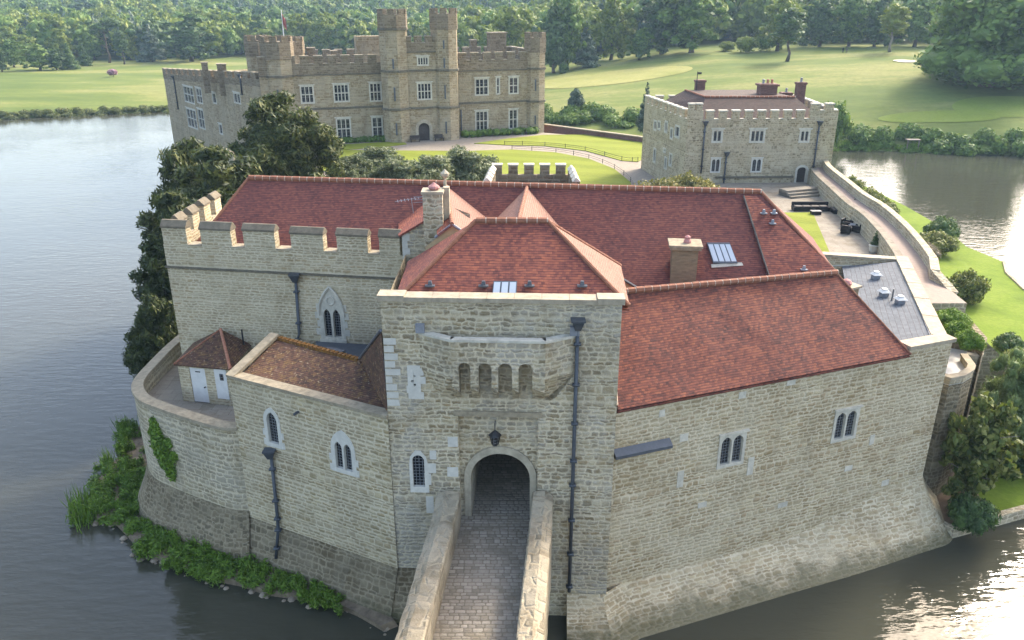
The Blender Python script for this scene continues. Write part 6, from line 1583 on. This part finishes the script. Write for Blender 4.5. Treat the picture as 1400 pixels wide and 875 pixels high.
# =================================================================== TREES OF THE PARK
random.seed(41)
def T(name, key, u, vb, vt, w, lb, **kw): return tree_px(name, key, u, vb, vt, w, lb, 'tree', 'park trees at the edge of the wood', **kw)
T('tree', 'broad0', 55, 96, 58, 45, 'rounded green tree at the left meadow edge, broadest there')
T('tree', 'broad2', 78, 96, 66, 26, 'small dark rounded tree touching the broad meadow tree')
T('conifer', 'conifer_dark', 97, 95, 58, 24, 'green conical tree left of the flat topped pine')
T('conifer', 'conifer_dark', 117, 90, 60, 20, 'dark narrow conifer just left of the flat topped pine')
T('pine_tree', 'pine', 150, 86, 20, 46, 'tall flat topped pine with bare trunk on the left meadow')
T('pine_tree', 'scots', 170, 88, 40, 26, 'shorter bare trunked pine beside the flat topped pine')
T('conifer', 'conifer', 210, 84, 32, 40, 'grey green drooping conifer left of the castle left wing')
T('tree', 'broad2', 262, 84, 22, 70, 'large very dark tree above the castle left wing')
T('tree', 'broad2', 302, 72, 40, 26, 'dark round tree right of the very dark tree')
T('tree', 'broad2', 330, 74, 40, 24, 'dark round tree left of the stair turrets')
T('tree', 'broad0', 20, 92, 50, 34, 'mid green tree near the left picture edge')
T('tree', 'broad2', 3, 98, 62, 26, 'dark tree cut by the left picture edge')
T('tree', 'broad1', 90, 84, 40, 36, 'yellow green tree behind the conical trees')
T('tree', 'broad5', 180, 82, 38, 34, 'yellow green tree behind the bare trunked pine')
T('tree', 'broad4', 130, 82, 44, 32, 'green tree behind the flat topped pine trunk')
T('tree', 'broad5', 410, 76, 12, 44, 'pale spring green tree right of the flag')
T('tree', 'broad1', 445, 78, 18, 36, 'yellowish spring tree above the castle left roof')
T('tree', 'broad4', 472, 78, 26, 34, 'green tree above the castle parapet left of the roof block')
T('tree', 'broad2', 360, 74, 22, 40, 'dark tree behind the flagpole')
T('tree', 'broad1', 580, 78, 38, 40, 'yellow green treetop between the twin gate turrets')
T('tree', 'broad4', 640, 82, 30, 36, 'green tree right of the gate turrets')
T('tree', 'broad5', 700, 92, 0, 60, 'bright spring green tree above the right castle parapet')
T('tree', 'broad2', 757, 100, 10, 56, 'dark green tree right of the castle corner turret')
T('tree', 'broad4', 775, 96, -14, 60, 'tall green tree behind the conifer at the fairway')
T('conifer', 'conifer', 800, 92, 28, 42, 'dark blue green conifer at the left end of the fairway')
T('tree', 'broad1', 835, 82, -12, 56, 'tall yellow green tree between conifer and round tree')
T('tree', 'broad0', 874, 82, 37, 36, 'rounded green tree standing out on the fairway edge')
T('tree', 'broad2', 905, 74, -25, 76, 'huge dark tree left half of the central clump')
T('tree', 'broad4', 945, 72, -30, 86, 'huge green tree right half of the central clump')
T('bush', 'bush_bright', 994, 70, 52, 24, 'bright rounded bush right of the central clump')
T('bush', 'bush_bright', 1020, 72, 42, 34, 'bright bushy sapling group left of the lone pine')
T('bush', 'bush', 1045, 70, 44, 30, 'green bush behind the lone pine')
T('pine_tree', 'scots', 1076, 84, 8, 58, 'lone dark pine with bare trunk on the right hillside')
T('tree', 'broad5', 1062, 70, -14, 56, 'bright green tree behind the lone pine')
T('birch_tree', 'birch', 1216, 71, 4, 48, 'pale slender birch with two stems before the hazy wood')
T('oak_tree', 'oak', 1346, 117, -40, 205, 'huge spreading oak on the hillside at the right edge')
for u, vt, w, k_, lb in ((1120, -10, 60, 'broad2', 'dark wood edge tree right of the lone pine'), (1160, -18, 56, 'broad4', 'tall wood edge tree above the golfers'), (1195, -6, 50, 'broad2', 'dark wood edge tree left of the birch'), (1250, -12, 60, 'broad0', 'wood edge tree right of the birch'), (1285, -20, 56, 'broad2', 'dark wood edge tree beside the spreading oak')):
    T('tree', k_, u, 64, vt, w, lb)
T('cherry_tree', 'cherry', 155, 105, 95, 16, 'pink blossoming cherry on the left meadow')
T('bush', 'bush_round', 787, 160, 121, 24, 'round dark bush standing alone on the far bank')
tree_px('conifer', 'conifer', 882, 178, 112, 26, 'slim dark conifer at the left side of the tower house', 'tree', None, aty(882, 178, 150))
tree_px('bush', 'bush', 1141, 200, 124, 46, 'tall grey green bush at the right side of the tower house', 'bush', None, aty(1137, 200, 158))
# hedgerows on the far banks
def bankhedge(name, px, h, w, mat, lb, n, size=.36, core=.35, asp=.62): 
    P = [atg(u, v) for u, v in px]; bl = []
    for a, b in zip(P, P[1:]):
        k = max(2, int((b - a).length / (w * .28)))
        for i in range(k):
            p = a.lerp(b, i / k); x, y = p.x + random.uniform(-.6, .6) * w, p.y + random.uniform(-.8, .8) * w; hh = h * random.uniform(.4, 1.15)
            bl.append(((x, y, ground(x, y) + hh * .45), (w * random.uniform(.35, .6), w * random.uniform(.35, .6), hh * .55)))
    m = leaf_mesh(name, bl, n, size, M[mat], RNG, core=core, shell=(.2, 1.3), aspect=asp); o = bpy.data.objects.new(name, m); COL.objects.link(o); return o
tag(bankhedge('hedgerow', [(1140, 190), (1200, 192), (1260, 194), (1320, 201), (1420, 206)], 2.6, 3.4, 'leaf_mid', '', 40000), 'long dark hedgerow along the far lake bank right of the tower house', 'hedgerow')
tag(bankhedge('hedgerow', [(744, 163), (800, 166), (850, 170), (890, 175)], 2.6, 4.0, 'leaf_mid', '', 30000), 'green bramble bank behind the courtyard boundary wall', 'hedgerow')
struct(bankhedge('reed_fringe', [(1130, 202), (1200, 205), (1260, 207), (1330, 214), (1420, 219)], 1.0, 1.6, 'weed', '', 26000, .3, 0, .3), 'stuff', 'bright reed fringe along the far right lake bank')
struct(bankhedge('reed_fringe', [(-20, 163), (60, 159), (140, 155.5), (232, 151.5)], 1.2, 2.2, 'leaf_reed', '', 26000, .4, 0, .25), 'stuff', 'olive reed fringe along the far left lake bank')
# jetty and bench on far bank
p = atg(1240, 196); J_ = thing('fishing_platform', 'small timber fishing platform in front of the far hedgerow', 'platform', p + Vector((0, -2.2, 0)))
mb = MB(); mb.box(p + Vector((0, -2.2, 1.1)), (2.6, 1.4, .14)); mb.build('deck', M['wood'], J_)
for x in (-1.1, 1.1): mb = MB(); mb.box(p + Vector((x, -2.6, .2)), (.16, .16, 1.8)); mb.build('post', M['wood'], J_)
# golfers far up the hill
def person(u, v, label, shirt):
    p = atg(u, v); me = bpy.data.meshes.new('person'); 
    vs = [(0, 0, .95), (0, 0, 1.2), (0, 0, 1.45), (0, 0, 1.55), (0, .02, 1.7), (.1, 0, .9), (.12, 0, .5), (.12, .03, .05), (-.1, 0, .9), (-.12, .03, .5), (-.12, .06, .05), (.2, 0, 1.42), (.27, -.05, 1.15), (.22, -.2, .95), (-.2, 0, 1.42), (-.27, -.05, 1.15), (-.2, -.2, .95)]
    es = [(0, 1), (1, 2), (2, 3), (3, 4), (0, 5), (5, 6), (6, 7), (0, 8), (8, 9), (9, 10), (2, 11), (11, 12), (12, 13), (2, 14), (14, 15), (15, 16)]
    me.from_pydata(vs, es, []); o = bpy.data.objects.new('person', me); COL.objects.link(o); o.location = p
    sk = o.modifiers.new('skin', 'SKIN'); rad = [.15, .15, .16, .06, .11, .1, .075, .05, .1, .075, .05, .07, .05, .04, .07, .05, .04]
    for q_, r_ in zip(me.skin_vertices[0].data, rad): q_.radius = (r_, r_)
    me.skin_vertices[0].data[0].use_root = True
    o.modifiers.new('sub', 'SUBSURF').levels = 1; me.materials.append(M[shirt]); return tag(o, label, 'person', None)
person(1152, 73, 'distant person in dark clothes standing on the hillside, left of two', 'black')
person(1157, 73.3, 'distant person in dark clothes standing on the hillside, right of two', 'wood_dark')

# =================================================================== WOODLAND
rngw = np.random.default_rng(17)
tm_cache = []
for k in range(6):
    rr = np.random.default_rng(100 + k); R0, H0 = 4.6, 13
    bl = blobs_round(rr, R0, H0, 1.0, 11, .46) if k < 4 else blobs_cone(rr, 3.4, 14, .8, 12)
    me = leaf_mesh('tmp', bl, 420, .95, M['leaf_mid'], rr, core=.68, shell=(.7, 1.15))
    n = len(me.vertices); vv = np.zeros(n * 3, np.float32); me.vertices.foreach_get('co', vv); vv = vv.reshape(-1, 3)
    nl = len(me.loops); li = np.zeros(nl, np.int32); me.loops.foreach_get('vertex_index', li)
    f4 = li[:420 * 4].reshape(-1, 4); f3 = li[420 * 4:].reshape(-1, 3)
    tm_cache.append((vv, f4, f3)); bpy.data.meshes.remove(me)
groups = {m: ([], [], [], [0]) for m in ('leaf_mid', 'leaf_bright', 'leaf_dark', 'leaf_blue')}
cnt = 0
y = 285.0
while y < 1150:
    step = 7.5 if y < 420 else (9.5 if y < 650 else 14)
    half = y * .68 + 25; x = -half
    while x < half:
        px_, py_ = x + rngw.uniform(-.45, .45) * step, y + rngw.uniform(-.45, .45) * step
        x += step
        d = py_ - shore(px_)
        edge = float(np.interp(px_, [-300, -100, -50, 10, 40, 70, 110, 200], [112, 118, 120, 95, 118, 112, 118, 105])) + 27
        edge += 6 * math.sin(px_ * .09) + (24 if px_ < -20 else 0) 
        if d < edge: continue
        clear = noise.noise((px_ * .006, py_ * .006, 7.7))
        if clear > .42 and y > 360: continue
        tn_ = noise.noise((px_ * .017, py_ * .017, 2.2)) + rngw.uniform(-.35, .35)
        mk = 'leaf_bright' if tn_ > (.02 if py_ < 460 else .2) else ('leaf_dark' if tn_ < -.28 else ('leaf_blue' if rngw.random() < .18 else 'leaf_mid'))
        ki = int(rngw.integers(0, 4)) if mk != 'leaf_blue' else int(rngw.integers(4, 6))
        sc0 = rngw.uniform(.85, 1.35) * (1.0 if y < 650 else 1.4); a = rngw.uniform(0, 6.28); sz_ = sc0 * rngw.uniform(.85, 1.2)
        vv, f4, f3 = tm_cache[ki]; c, s_ = math.cos(a), math.sin(a)
        q_ = np.empty_like(vv); q_[:, 0] = (vv[:, 0] * c - vv[:, 1] * s_) * sc0 + px_; q_[:, 1] = (vv[:, 0] * s_ + vv[:, 1] * c) * sc0 + py_; q_[:, 2] = vv[:, 2] * sz_ + ground(px_, py_) - .5
        G = groups[mk]; G[0].append(q_); G[1].append(f4 + G[3][0]); G[2].append(f3 + G[3][0]); G[3][0] += len(vv); cnt += 1
    y += step * .92
for mk, G in groups.items():
    if not G[0]: continue
    o = bpy.data.objects.new('woodland', raw_mesh('woodland', np.concatenate(G[0]), np.concatenate(G[1]), np.concatenate(G[2]), M[mk])); COL.objects.link(o)
    struct(o, 'stuff', {'leaf_mid': 'mid green', 'leaf_bright': 'yellow green', 'leaf_dark': 'dark green', 'leaf_blue': 'blue green'}[mk] + ' trees of the distant wood covering the hills')
print('woodland trees', cnt)

# =================================================================== HAZE
HZ = MB(); HZ.hull8([(-1500, -40, -3), (1500, -40, -3), (1500, 1700, -3), (-1500, 1700, -3)], [(-1500, -40, 130), (1500, -40, 130), (1500, 1700, 130), (-1500, 1700, 130)])
ho = HZ.build('haze', []) ; hm_ = bpy.data.materials.new('haze air'); hm_.use_nodes = True; hn = hm_.node_tree
hn.nodes.remove(hn.nodes['Principled BSDF']); pv = hn.nodes.new('ShaderNodeVolumePrincipled'); pv.inputs['Color'].default_value = (.50, .74, 1.0, 1); pv.inputs['Density'].default_value = .00018; pv.inputs['Anisotropy'].default_value = .2
hn.links.new(pv.outputs[0], hn.nodes['Material Output'].inputs['Volume']); ho.data.materials.append(hm_); struct(ho, 'stuff', 'pale blue haze over the distance')
